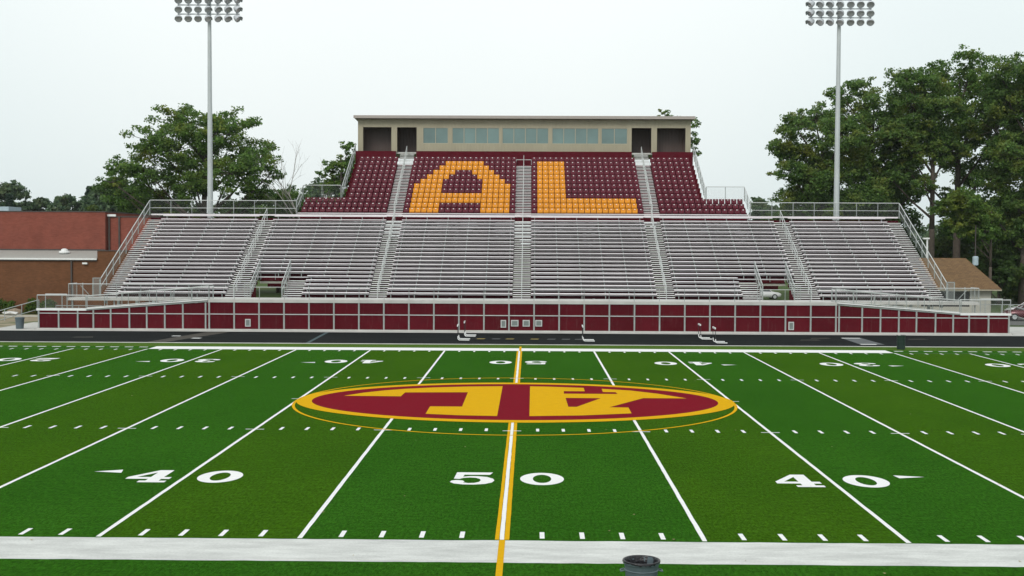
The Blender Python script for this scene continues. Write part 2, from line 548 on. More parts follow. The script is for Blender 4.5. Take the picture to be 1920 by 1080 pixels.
# ------------------------------------------------------------------ ground, field, track
struct(MB().rect(-900, 900, -200, 1500, -.03).build('ground', M['ground']))
FX, FY = 68., 53.3
field = struct(MB().rect(-FX, FX, -9, FY, 0).build('field', M['turf']))
ZL = .004
rw_ = random.Random(5)
def strip(x0, x1, y0, y1, z, n=90, j=.005):
    m = MB()
    vs = []
    for k in range(n + 1):
        y = y0 + (y1 - y0) * k / n
        vs += [(x0 + rw_.uniform(-j, j), y, z), (x1 + rw_.uniform(-j, j), y, z)]
    return m.add(vs, [(2 * k, 2 * k + 1, 2 * k + 3, 2 * k + 2) for k in range(n)])
def band(x0, x1, y0, y1, z, n=300, j=.02):
    m = MB()
    vs = []
    for k in range(n + 1):
        x = x0 + (x1 - x0) * k / n
        vs += [(x, y0 + rw_.uniform(-j, j), z), (x, y1 + rw_.uniform(-j, j), z)]
    return m.add(vs, [(2 * k, 2 * k + 2, 2 * k + 3, 2 * k + 1) for k in range(n)])
yard_xs = [k * 5 * YD for k in range(-10, 11)]
for k, x in zip(range(-10, 11), yard_xs):
    if k == 0:
        strip(x - .05, x + .05, -.02, 48.78, ZL, j=.004).build('yard_line', M['white_mark'], field)
        strip(x - .15, x - .058, -.02, 48.78, ZL, j=.005).build('midfield_stripe', M['gold_mark'], field)
        strip(x + .058, x + .17, -.02, 48.78, ZL, j=.005).build('midfield_stripe', M['gold_mark'], field)
        MB().rect(x - .06, x + .08, -8.9, -.06, ZL * 2).build('midfield_stripe', M['gold_mark'], field)
        MB().rect(x - .02, x + .12, 48.8, 51.9, ZL * 2).build('midfield_stripe', M['gold_mark'], field)
    else:
        strip(x - .055, x + .055, -.02, 48.75, ZL).build('yard_line', M['white_mark'], field)
# near sideline band, far sideline band with slanted ends
band(-FX + 6, FX - 6, -2.05, -.1, ZL).build('sideline', M['white_side'], field)
MB().quad((-22.85, 48.85, ZL), (22.85, 48.85, ZL), (22.85, 50.7, ZL), (-22.85, 50.7, ZL)).build('sideline', M['white_mark'], field)
for s in (-1, 1):
    a, b = sorted((s * 22.95, s * 60))
    MB().rect(a, b, 48.72, 48.80, ZL).build('sideline', M['grey_mark'], field)
# one-yard marks: four rows of short strokes
hm = MB()
for i in range(-45, 46):
    if i % 5 == 0:
        continue
    x = i * YD
    for y0 in (.12, 16.2, 32.95, 48.02):
        hm.rect(x - .055, x + .055, y0, y0 + .62, ZL)
    if abs(i) > 25:
        pass
hm.build('yard_mark', M['white_mark'], field)
tk = MB()
for i in range(-9, 10):
    x = i * 5 * YD
    for y in (16.28, 33.4):
        tk.rect(x - .33, x + .33, y - .045, y + .045, ZL * 1.5)
for s in (-1, 1):
    tk.rect(s * 9.144 - .33, s * 9.144 + .33, 24.9, 24.99, ZL * 1.5)
tk.build('hash_mark', M['white_mark'], field)
cd_ = MB()
for s in (-1, 1):
    for k in range(26, 48):
        x = s * (k * YD - .25)
        cd_.rect(x - .27, x + .27, 50.0, 50.28, ZL)
cd_.build('coaching_box_dash', M['white_mark'], field)

# numerals, 1.24 m wide and 1.83 m high
def smooth_closed(p, n=6):
    out = []
    m = len(p)
    for i in range(m):
        p0, p1, p2, p3 = (Vector((*p[(i + d) % m], 0)) for d in (-1, 0, 1, 2))
        for k in range(n):
            t = k / n
            out.append(tuple((.5 * ((2 * p1) + (p2 - p0) * t + (2 * p0 - 5 * p1 + 4 * p2 - p3) * t * t + (3 * p1 - p0 - 3 * p2 + p3) * t ** 3))[:2]))
    return out

def ell(cx, cy, a, b, n=40):
    return [(cx + a * math.cos(2 * math.pi * i / n), cy + b * math.sin(2 * math.pi * i / n)) for i in range(n)]

GL = {
    '0': (ell(.5, .5, .5, .5), [ell(.5, .5, .21, .335)]),
    '4': ([(.38, 0), (1., 0), (1., .13), (.82, .13), (.82, .27), (1., .27), (1., .42), (.82, .42), (.82, 1), (.50, 1), (0, .42), (0, .27), (.52, .27), (.52, .13), (.38, .13)],
          [[(.2, .42), (.52, .42), (.52, .80)]]),
    '5': ([(.10, 1), (.94, 1), (.88, .80), (.29, .80), (.27, .63), (.42, .68), (.6, .68), (.82, .62), (.96, .48), (1., .34), (.95, .18), (.80, .06), (.55, 0), (.3, .01), (.1, .08),
           (0, .2), (.03, .31), (.14, .36), (.27, .33), (.33, .25), (.3, .17), (.42, .115), (.55, .13), (.66, .22), (.69, .34), (.66, .46), (.56, .55), (.42, .57), (.28, .53), (.2, .45), (.07, .47)], []),
    '3': ([(.04, .78), (.1, .9), (.28, .98), (.52, 1.), (.78, .96), (.94, .84), (.95, .7), (.86, .58), (.74, .53), (.9, .46), (1, .32), (.97, .17), (.82, .05), (.52, 0), (.25, .02), (.07, .1), (0, .21),
           (.04, .3), (.15, .34), (.27, .31), (.33, .23), (.33, .16), (.46, .12), (.6, .15), (.67, .26), (.62, .39), (.5, .45), (.38, .46), (.38, .58), (.5, .59), (.6, .65), (.63, .75), (.57, .85), (.46, .88),
           (.37, .86), (.36, .78), (.28, .7), (.16, .69)], []),
    '2': ([(.04, .7), (.07, .86), (.22, .96), (.5, 1.), (.8, .95), (.95, .82), (.96, .68), (.85, .53), (.6, .4), (.42, .28), (.36, .2), (.78, .2), (.86, .23), (.89, .32), (1, .32), (.96, 0), (.03, 0), (.06, .16),
           (.2, .32), (.44, .5), (.6, .62), (.65, .74), (.6, .84), (.48, .88), (.38, .85), (.37, .76), (.3, .67), (.16, .64)], []),
    '1': ([(.3, 0), (.7, 0), (.7, 1), (.45, 1), (.3, .82)], []),
}
NW, NH = 1.24, 1.83

def glyph(ch, x, y, flip):
    o, hs_ = GL[ch]
    if ch in '532':
        pass
    def tr(p):
        px, py = x + p[0] * NW, y + p[1] * NH
        return (-px, 48.77 - py) if flip else (px, py)
    MB().poly([tr(p) for p in o], [[tr(p) for p in h] for h in hs_], ZL * 1.5).build('yard_number', M['white_mark'], field)

for k in (-4, -3, -2, -1, 0, 1, 2, 3, 4):
    xc = k * 10 * YD
    txt = str(50 - abs(k) * 10)
    for flip in (False, True):
        glyph(txt[0], xc - 1.60, 6.37, flip)
        glyph(txt[1], xc + .36, 6.37, flip)
        if k:
            s = 1 if k > 0 else -1
            bx = xc + s * 2.0
            tri = [(bx, 7.76), (bx + s * .1, 8.24), (bx + s * .84, 7.92)] if s < 0 else [(bx, 8.2), (bx + .06, 7.76), (bx + .84, 7.98)]
            if flip:
                tri = [(-px, 48.77 - py) for px, py in tri]
            if (tri[1][0] - tri[0][0]) * (tri[2][1] - tri[0][1]) - (tri[1][1] - tri[0][1]) * (tri[2][0] - tri[0][0]) < 0:
                tri.reverse()
            MB().poly(tri, [], ZL * 1.5).build('yard_arrow', M['white_mark'], field)

# midfield oval with the two letters and the soccer centre circle
CY_ = 24.86
MB().poly(ell(0, 24.4, 9.2, 9.2, 120), [ell(0, 24.4, 9.08, 9.08, 120)], ZL * 2).build('centre_circle', M['gold_mark'], field)
MB().poly(ell(0.02, CY_, 9.2, 6.58, 120), [ell(0.0, CY_, 8.54, 5.95, 120)], ZL * 3).build('oval_border', M['gold_mark'], field)
oval = MB().poly(ell(0.0, CY_, 8.54, 5.95, 120), [], ZL * 3).build('oval_field', M['maroon_mark'], field)
LET_L = [(-7.4, 25.96), (-6.7, 27.1), (-5.88, 28.0), (-5.0, 28.65), (-3.78, 29.25), (-2.21, 29.7), (-.62, 29.92), (-.62, 19.97), (-2.01, 20.1), (-3.41, 20.46), (-3.41, 22.66), (-2.11, 22.66), (-2.11, 27.5), (-4.88, 27.3), (-4.93, 25.9)]
LET_A = [(.65, 29.93), (1.42, 29.86), (3.11, 29.45), (3.1, 28.14), (2.16, 28.14), (2.14, 27.2), (4.51, 27.2), (4.46, 27.86), (3.9, 27.9), (3.91, 29.1), (5.16, 28.54), (6.29, 27.4), (6.97, 26.4), (7.37, 25.79), (5.51, 25.79), (3.86, 22.74), (4.63, 22.7), (4.62, 20.96), (2.63, 20.28), (.62, 20.0)]
HOLE_A = [(2.17, 25.7), (3.68, 25.67), (2.54, 22.8), (2.2, 22.8)]
MB().poly(LET_L, [], ZL * 4).build('oval_letter', M['gold_mark'], field)
MB().poly(LET_A, [HOLE_A], ZL * 4).build('oval_letter', M['gold_mark'], field)

# a few fallen leaves on the turf
rl = random.Random(9)
ml = MB()
for _ in range(46):
    x, y = rl.uniform(-20, 20), rl.uniform(-6, 44)
    a, w = rl.uniform(0, 6.28), rl.uniform(.02, .045)
    c_, s_ = math.cos(a) * w, math.sin(a) * w
    ml.quad((x - c_, y - s_, .03), (x + s_ * .6, y - c_ * .6, .018), (x + c_, y + s_, .034), (x - s_ * .6, y + c_ * .6, .02))
lt = ml.build('leaf_litter', pmat('dry_leaf', (.30, .24, .12), .9, var=.4, scale=9))
lt['kind'] = 'stuff'
lt['label'] = 'few dry fallen leaves scattered on the turf'

# track, kerbs, concrete strip
track = struct(MB().rect(-140, 140, 53.55, 63.7, -.006).build('track', M['track']))
struct(MB().box(-140, 140, 53.3, 53.55, -.1, .03).build('track_kerb', M['concrete']))
struct(MB().rect(-140, 140, 63.7, 65.2, -.002).build('concrete_strip', M['concrete']))
for k in range(1, 8):
    MB().rect(-140, 140, 53.6 + k * 1.22, 53.6 + k * 1.22 + .045, -.002).build('lane_line', M['lane_faint'], track)
for x, mt in ((-2.75, 'yellow_mark'), (-1.7, 'grey_mark'), (-.75, 'yellow_mark'), (.95, 'yellow_mark'), (2.1, 'grey_mark'), (3.1, 'grey_mark'), (4.0, 'grey_mark')):
    MB().quad((x - .3, 58.0, .002), (x + .25, 58.0, .002), (x + .35, 58.6, .002), (x - .2, 58.6, .002)).build('lane_mark', M[mt], track)
MB().quad((-24.35, 59.1, .002), (-23.75, 59.1, .002), (-23.75, 59.5, .002), (-24.35, 59.5, .002)).build('lane_mark', M['white_mark'], track)
MB().quad((-22.5, 57.2, .002), (-21.9, 57.2, .002), (-21.8, 57.7, .002), (-22.4, 57.7, .002)).build('lane_mark', M['white_mark'], track)
MB().quad((22.5, 55.2, .002), (24.1, 55.2, .002), (24.0, 60.9, .002), (22.6, 60.9, .002)).build('worn_and_wet_patch', M['wet'], track)  # wet patch, the sheen painted as flat pale grey
MB().rect(22.6, 23.9, 60.5, 60.9, .004).build('lane_mark', M['white_mark'], track)
MB().rect(22.55, 23.6, 55.2, 55.6, .004).build('lane_mark', M['white_mark'], track)
MB().quad((-24.5, 54.0, .002), (-23.3, 54.0, .002), (-21.2, 63.3, .002), (-22.9, 63.3, .002)).build('worn_and_wet_patch', M['rust_mark'], track)
MB().quad((-14.05, 54.0, .002), (-13.8, 54.0, .002), (-14.05, 63.6, .002), (-14.3, 63.6, .002)).build('lane_mark', M['teal_mark'], track)
for k, (x0, y0) in enumerate(((19.2, 58.5), (20.3, 60.2), (-30.8, 57.5), (27.0, 59.8))):
    MB().quad((x0, y0, .002), (x0 + 1.5, y0 + .1, .002), (x0 + 1.3, y0 + .7, .002), (x0 + .2, y0 + .5, .002)).build('worn_and_wet_patch', M['rust_mark'], track)

# dirt yard, path and concrete pads beside the stand
struct(MB().rect(-75, -36.8, 65.21, 83.5, -.018).build('dirt_yard', M['dirt']))
struct(MB().rect(-75, -37.5, 80.2, 82.4, -.012).build('gravel_path', M['gravel']))
struct(MB().rect(-39.5, -36.45, 65.22, 73, -.008).build('concrete_pad', M['concrete']))
struct(MB().rect(36.4, 41, 65.22, 74, -.008).build('concrete_pad', M['concrete']))
struct(MB().rect(36.6, 75, 76, 92, -.016).build('car_park', pmat('car_park_asphalt', (.11, .11, .105), .9, var=.2, scale=.6)))

# ------------------------------------------------------------------ grandstand
T, RISE = .61, .307            # lower rows: depth and rise
NR = 21
def ry(i): return 69.2 + T * i
def rz(i): return 2.28 + RISE * i
WX = 32.6
AISLES = [-22.3, -11.15, 0., 11.15, 22.3]
UT, URISE, UY0, UZ0 = .9, .467, 82.35, 8.85     # chair rows
def uy(j): return UY0 + UT * j
def uz(j): return UZ0 + URISE * j
UW0, UW1 = 20.15, 16.2

stand = thing('grandstand', 'wide aluminium and maroon grandstand rising behind the black running track', 'grandstand', (0, 68, 0))
VOM = [(-21.0, -18.55), (18.55, 21.0)]
for i in range(NR):
    # maroon riser board behind each row, interrupted at the two entrances
    segs = [(-WX, WX)]
    if i <= 4:
        segs = [(-WX, VOM[0][0]), (VOM[0][1], VOM[1][0]), (VOM[1][1], WX)]
    mb = MB()
    for a, b in segs:
        mb.box(a, b, ry(i) + .50, ry(i) + .53, rz(i) - .02, rz(i + 1) - .085)
    mb.build('riser_board', M['riser'], stand)
for y, z0, z1 in ((72.62, 3.42, 3.74), (75.4, 2.86, 3.30)):
    for a, b in VOM:
        MB().box(a, b, y, y + .06, z0, z1).build('entrance_fascia', M['maroon'], stand)
for a, b in VOM:
    MB().box(a + .03, b - .03, 72.3, 72.55, 3.26, 3.42).build('entrance_beam', M['cream_wall'], stand)
    for x in (a, b):
        MB().prism([(69.0, 0), (69.0, 2.2), (70.9, 3.1), (70.9, 0)], x - .02, x + .02).build('entrance_side_wall', M['maroon'], stand)
    st = thing('entrance_stair', 'metal stair dropping through the %s entrance gap under the benches' % ('left-hand' if a < 0 else 'right-hand'), 'stair', ((a + b) / 2, 69.2, 0), 'entrance stairs under the stand')
    for k in range(12):
        MB().box(a + .1, b - .1, 69.05 + k * .29, 69.05 + k * .29 + .27, 2.24 - k * .18 - .05, 2.24 - k * .18).build('tread', M['alu_foot'], st)

# walkway decks, ramps, landings
MB().box(-34.5, 34.5, 66.95, 68.78, 2.08, 2.28).build('walkway_deck', M['concrete'], stand)
MB().box(-23.25, 23.25, 65.27, 66.95, 2.07, 2.29).build('walkway_deck', M['concrete'], stand)
for s in (-1, 1):
    MB().prism([(65.27, 0), (66.75, 0), (66.75, .14), (65.27, .14)], 0, 1)
    m = MB()
    a, b = s * 32.4, s * 23.27
    vs = []
    for y in (65.27, 66.75):
        vs += [(a, y, 1.50), (b, y, 2.27), (b, y, 2.12), (a, y, 1.35)]
    m.add(vs, [(0, 1, 2, 3), (7, 6, 5, 4), (0, 4, 5, 1), (1, 5, 6, 2), (2, 6, 7, 3), (3, 7, 4, 0)])
    m.build('ramp', M['concrete'], stand)
    a, b = sorted((s * 36.2, s * 32.42))
    MB().box(a, b, 65.27, 66.93, 1.36, 1.5).build('ramp_landing', M['concrete'], stand)
    for x in (33.4, 35.9):
        for y in (65.6, 66.8):
            MB().tube((s * x, y, 0), (s * x, y, 1.36), .05).build('column', M['galv'], stand)
    for x in (34.2, 31, 27.5, 24.2):
        MB().tube((s * x, 67.2, 0), (s * x, 67.2, 2.08), .06).build('column', M['galv'], stand)
# rear boards, columns, raking beams
MB().box(-WX, WX, 81.92, 81.97, 8.85, 8.98).build('back_board', M['alu'], stand)
MB().box(-WX, WX, 81.5, 82.3, 8.42, 8.46).build('rear_deck', M['maroon_deck'], stand)
MB().box(-19.8, 19.8, 82.25, 82.3, 9.05, 9.14).build('front_board', M['alu'], stand)
for x in (-32.4, -27.4, -16.5, -5.6, 5.6, 16.5, 27.4, 32.4):
    MB().beam((x, 69.3, 2.1), (x, 82.0, 8.5), .2, .35).build('raking_beam', M['galv'], stand)
    for y, z in ((72.5, 3.3), (77.2, 5.7), (81.9, 8.05)):
        MB().box(x - .1, x + .1, y - .1, y + .1, -.02, z).build('column', M['galv'], stand)
for x in (-15.9, -9, -3, 3, 9, 15.9):
    MB().beam((x, 82.5, 8.3), (x, 93.8, 13.5), .2, .35).build('raking_beam', M['galv'], stand)
    for y, z in ((88.5, 10.7), (93.6, 13.0), (98.6, 15.0)):
        MB().box(x - .12, x + .12, y - .12, y + .12, -.02, z).build('column', M['galv'], stand)
# upper decks: tread plus the maroon riser in front of it
for j in range(12):
    w = 19.72 if j < 3 else UW1
    y, z = uy(j), uz(j)
    m = MB()
    zb = uz(j - 1) - .02 if j else 8.5
    m.prism([(y, zb), (y + .04, zb), (y + .04, z - .05), (y + UT, z - .05), (y + UT, z), (y, z)], -w, w)
    m.build('chair_deck', M['maroon_deck'], stand)
for a, b in ((-UW1, -12.3), (-10.35, 10.35), (12.3, UW1)):
    MB().box(a, b, 93.2, 93.26, 13.99, 15.33).build('front_panel', M['maroon_deck'], stand)
for s in (-1, 1):
    a, b = sorted((s * 19.72, s * UW1))
    MB().box(a, b, uy(3) - .02, uy(3) + .03, uz(2), uz(2) + .3).build('rear_panel', M['maroon_deck'], stand)

# ---- benches: one prototype per length, copied along the rows
BENCH = {}
def make_bench(L, key):
    b = thing('bleacher_bench', 'bench', 'bench', (0, 0, 0), 'aluminium benches of the lower stand')
    m = MB()
    m.prism([(0, .357), (.01, .35), (.03, .352), (.25, .352), (.262, .36), (.262, .418), (.245, .43), (.012, .43), (0, .422)], -L / 2, L / 2)
    m.build('seat_plank', M['alu'], b, local=True)
    m = MB()
    m.prism([(-.40, -.075), (-.03, -.075), (-.03, 0), (-.40, 0)], -L / 2, L / 2)
    m.build('foot_plank', M['alu_foot'], b, local=True)
    proto = None
    n = max(2, round((L - .6) / 1.83) + 1)
    for k in range(n):
        x = -L / 2 + .3 + (L - .6) * k / (n - 1)
        if proto is None:
            q = MB()
            q.box(-.022, .022, .05, .21, -.02, .30)
            q.box(-.03, .03, .02, .25, .30, .346)
            proto = q.build('bracket', M['galv'], b, local=True)
            proto.location = (x, 0, 0)
        else:
            c = proto.copy(); COL.objects.link(c); c.parent = b; c.location = (x, 0, 0)
    BENCH[key] = b
    return b

SECT = [(-31.35, -22.98), (-21.62, -11.85), (-10.45, -.72), (.72, 10.45), (11.85, 21.62), (22.98, 31.35)]
SNAME = ['in the leftmost section', 'between the first and second aisles', 'just left of the centre aisle', 'just right of the centre aisle',
         'between the fourth and fifth aisles', 'in the rightmost section']
first_used = set()
def place_bench(a, b, i, where):
    L = round(b - a, 3)
    if L not in BENCH:
        o = make_bench(L, L)
    else:
        o = copy_tree(BENCH[L])
    o.location = ((a + b) / 2, ry(i), rz(i))
    o['label'] = 'aluminium bench of the %s row up, %s' % (ORD[i + 1], where)
for i in range(NR):
    for k, (a, b) in enumerate(SECT):
        if i <= 4 and k == 1:
            a = -17.05
        if i <= 4 and k == 4:
            b = 17.05
        place_bench(a, b, i, SNAME[k])

# ---- aisle stairs
def stair(name, label, treads, group):
    """treads: (x0, x1, y0, z)"""
    x0 = sum(t[0] + t[1] for t in treads) / 2 / len(treads)
    o = thing(name, label, 'stair', (x0, treads[0][2], treads[0][3]), group)
    cache = {}
    for a, b, y, z in treads:
        w = round(b - a, 3)
        if w not in cache:
            q = MB().prism([(0, -.05), (.34, -.05), (.34, 0), (.012, 0), (0, -.01)], -w / 2, w / 2).build('tread', M['alu_tread'], o, local=True)
            cache[w] = q
        else:
            q = cache[w].copy(); COL.objects.link(q); q.parent = o
        q.location = Vector(((a + b) / 2, y, z)) - o.location
    return o

WHICH = ['leftmost', 'second', 'centre', 'fourth', 'rightmost']
GS = 'aisle stairs of the grandstand'
for n, x in enumerate(AISLES):
    tr = []
    for i in range(NR):
        for h in (0, 1):
            if i == 0 and h == 1:
                continue
            z = rz(i) - h * RISE / 2
            y = ry(i) - .40 - h * .305
            a, b = x - .69, x + .69
            if i <= 4:
                if n == 0: b = -21.02
                if n == 4: a = 21.02
            tr.append((a, b, y, z + .012))
    tr.sort(key=lambda t: t[3])
    stair('aisle_stair', ('aluminium steps of the centre aisle between the benches' if n == 2 else 'aluminium steps of the %s aisle between the benches, counted from the left' % WHICH[n]), tr, GS)
for s in (-1, 1):
    tr = []
    for i in range(NR):
        for h in (0, 1):
            if i == 0 and h == 1: continue
            a, b = sorted((s * 31.38, s * 32.56))
            tr.append((a, b, ry(i) - .40 - h * .305, rz(i) - h * RISE / 2 + .012))
    tr.sort(key=lambda t: t[3])
    stair('aisle_stair', 'aluminium steps along the %s end of the lower benches' % ('left' if s < 0 else 'right'), tr, GS)
    tr = []
    for i in range(5):
        for h in (0, 1):
            if i == 0 and h == 1: continue
            a, b = sorted((s * 17.08, s * 18.5))
            tr.append((a, b, ry(i) - .40 - h * .305, rz(i) - h * RISE / 2 + .012))
    tr.sort(key=lambda t: t[3])
    stair('aisle_stair', 'short flight of steps beside the %s entrance opening in the benches' % ('left' if s < 0 else 'right'), tr, GS)
def ustair(x, w, n1, label):
    tr = [(x - w / 2, x + w / 2, UY0 + .3 * n - .02, UZ0 + URISE / 3 * n + .02) for n in range(n1)]
    stair('aisle_stair', label, tr, GS)
ustair(-11.32, 1.36, 41, 'aluminium steps climbing left of the gold A to the press box')
ustair(0., 1.42, 33, 'aluminium steps between the gold A and the gold L')
ustair(11.32, 1.36, 41, 'aluminium steps climbing right of the gold L to the press box')

# ---- chairs
def chair_meshes():
    out = {}
    for colr in ('maroon', 'gold'):
        mt = M['chair_' + colr]
        root = thing('stadium_chair', 'x', 'chair', (0, 0, 0), 'chairs of the upper stand')
        w = .238
        # backrest: a curved, slightly reclined shell
        m = MB()
        prof = [(.0, .30), (.03, .45), (.065, .62), (.10, .74), (.125, .775), (.155, .77), (.135, .73), (.10, .60), (.065, .44), (.035, .30)]
        vs, fs = [], []
        cols = [(-w, .012), (-w * .86, 0), (-w * .4, .022), (0, .03), (w * .4, .022), (w * .86, 0), (w, .012)]
        npf = len(prof)
        for x, dy in cols:
            for y, z in prof:
                k = 1 if abs(x) < w * .9 else .96
                vs.append((x, y + dy, .30 + (z - .30) * k))
        for c in range(len(cols) - 1):
            for p in range(npf):
                q = (p + 1) % npf
                fs.append((c * npf + p, (c + 1) * npf + p, (c + 1) * npf + q, c * npf + q))
        fs.append(tuple(range(npf)))
        fs.append(tuple((len(cols) - 1) * npf + p for p in range(npf - 1, -1, -1)))
        m.add(vs, fs)
        m.build('backrest', mt, root, local=True)
        # folded seat pan standing up in front of the back
        m = MB()
        m.prism([(-.10, .36), (-.055, .33), (.0, .40), (.02, .56), (.0, .585), (-.06, .56), (-.10, .46)], -w * .9, w * .9)
        m.build('seat', mt, root, local=True)
        MB().box(-.052, .052, .082, .128, .665, .728).build('white_plate', M['chair_plate'], root, local=True)  # small white block at the top middle of the backrest
        m = MB()
        m.box(-.255, -.243, -.02, .12, .0, .36)
        m.box(-.255, -.243, -.10, .12, .36, .40)
        m.build('support', M['dark_frame'], root, local=True)
        out[colr] = root
    return out
PITCH = .5205
A_PAT = ['M1G5M7G5M1', 'M1G5M7G5M1', 'M1G17M1', 'M1G17M1', 'M1G5M7G5M1', 'M1G5M7G5M1', 'M2G4M7G4M2', 'M3G4M5G4M3', 'M4G4M3G4M4', 'M5G9M5', 'M6G7M6', 'M19']
L_PAT = ['M1G17M1'] * 3 + ['M1G5M13'] * 8 + ['M19']
def expand(p):
    import re
    return ''.join(c * int(n) for c, n in re.findall(r'([MG])(\d+)', p))
seats = []                              # row, x, colour, where
for j in range(12):
    y, z = uy(j) + .56, uz(j)
    for k, c in enumerate(expand(A_PAT[j])):
        seats.append((j, -.93 - PITCH * (18 - k), c, ORD[k + 1] + ' from the left within the A block'))
    for k, c in enumerate(expand(L_PAT[j])):
        seats.append((j, .99 + PITCH * k, c, ORD[k + 1] + ' from the left within the L block'))
    n = 14 if j < 3 else 7
    for k in range(n):
        seats.append((j, -12.27 - PITCH * 1.04 * k, 'M', ORD[k + 1] + ' outward from the stair left of the A'))
        seats.append((j, 12.30 + PITCH * 1.04 * k, 'M', ORD[k + 1] + ' outward from the stair right of the L'))
CH = chair_meshes()
seats_near = [s for s in seats if s[0] < 5]
seats_far = [s for s in seats if s[0] >= 5]
used = set()
for j, x, c, where in seats_near:
    kind = 'gold' if c == 'G' else 'maroon'
    o = CH[kind] if kind not in used else copy_tree(CH[kind])
    used.add(kind)
    o.location = (x, uy(j) + .52, uz(j))
    o['label'] = '%s stadium chair, %s chair row up, %s' % (kind, ORD[j + 1], where)
# the chairs of the seven upper rows: one object, built from the same parts
def mesh_data(o):
    me = o.data
    return [tuple(v.co) for v in me.vertices], [tuple(p.vertices) for p in me.polygons]
mats = ['chair_maroon', 'chair_gold', 'chair_plate', 'dark_frame']
V_, F_, MI = [], [], []
parts = {k: [(mesh_data(ch), mats.index({'backrest': 'chair_' + k, 'seat': 'chair_' + k, 'white_plate': 'chair_plate', 'support': 'dark_frame'}[ch.name.split('.')[0]]))
             for ch in CH[k].children] for k in CH}
for j, x, c, where in seats_far:
    for (vs, fs), mi in parts['gold' if c == 'G' else 'maroon']:
        o = len(V_)
        V_ += [(vx + x, vy + uy(j) + .52, vz + uz(j)) for vx, vy, vz in vs]
        F_ += [tuple(i + o for i in f) for f in fs]
        MI += [mi] * len(fs)
me = bpy.data.meshes.new('upper_chair_rows')
me.from_pydata(V_, [], F_)
for k in mats:
    me.materials.append(M[k])
me.polygons.foreach_set('material_index', MI)
far = bpy.data.objects.new('upper_chair_rows', me)
COL.objects.link(far)
far['kind'] = 'stuff'
far['label'] = 'upper seven rows of maroon and gold chairs below the press box'

# ---- rails
def guard_rail(name, label, P, Q, h, sp=1.85, r=.03, chain=True, mid=(.55,), group=None, mat='rail', post_mat='galv', ends=True, pitch=.17):
    P, Q = Vector(P), Vector(Q)
    o = thing(name, label, 'railing', P, group)
    up = Vector((0, 0, h))
    MB().tube(P + up, Q + up, r).build('top_rail', M[mat], o)
    for hh in mid:
        u = Vector((0, 0, hh))
        MB().tube(P + u, Q + u, r * .8).build('mid_rail', M[mat], o)
    D = Q - P
    L = math.hypot(D.x, D.y)
    n = max(1, round(L / sp))
    proto = None
    for k in range(n + 1):
        b = P + D * k / n
        if proto is None:
            proto = MB().tube((0, 0, -.05), (0, 0, h), r).build('post', M[post_mat], o, local=True)
            q = proto
        else:
            q = proto.copy(); COL.objects.link(q); q.parent = o
        q.location = b - P
    if chain:
        m = MB()
        s = pitch
        hd = h - .04
        def pt(u, v): return P + D * (u / L) + Vector((0, 0, v))
        k = -hd
        while k < L:
            for sg in (1, -1):
                u0, v0, u1, v1 = k, 0, k + hd, hd
                if sg < 0: v0, v1 = hd, 0
                if u0 < 0:
                    v0 = v0 + (v1 - v0) * (0 - u0) / (u1 - u0); u0 = 0
                if u1 > L:
                    v1 = v0 + (v1 - v0) * (L - u0) / (u1 - u0); u1 = L
                if u1 - u0 > .02:
                    m.tube(pt(u0, v0 + .02), pt(u1, v1 + .02), (.0035), n=3, caps=False)
            k += s
        m.build('chain_link', M['wire'], o)
    return o

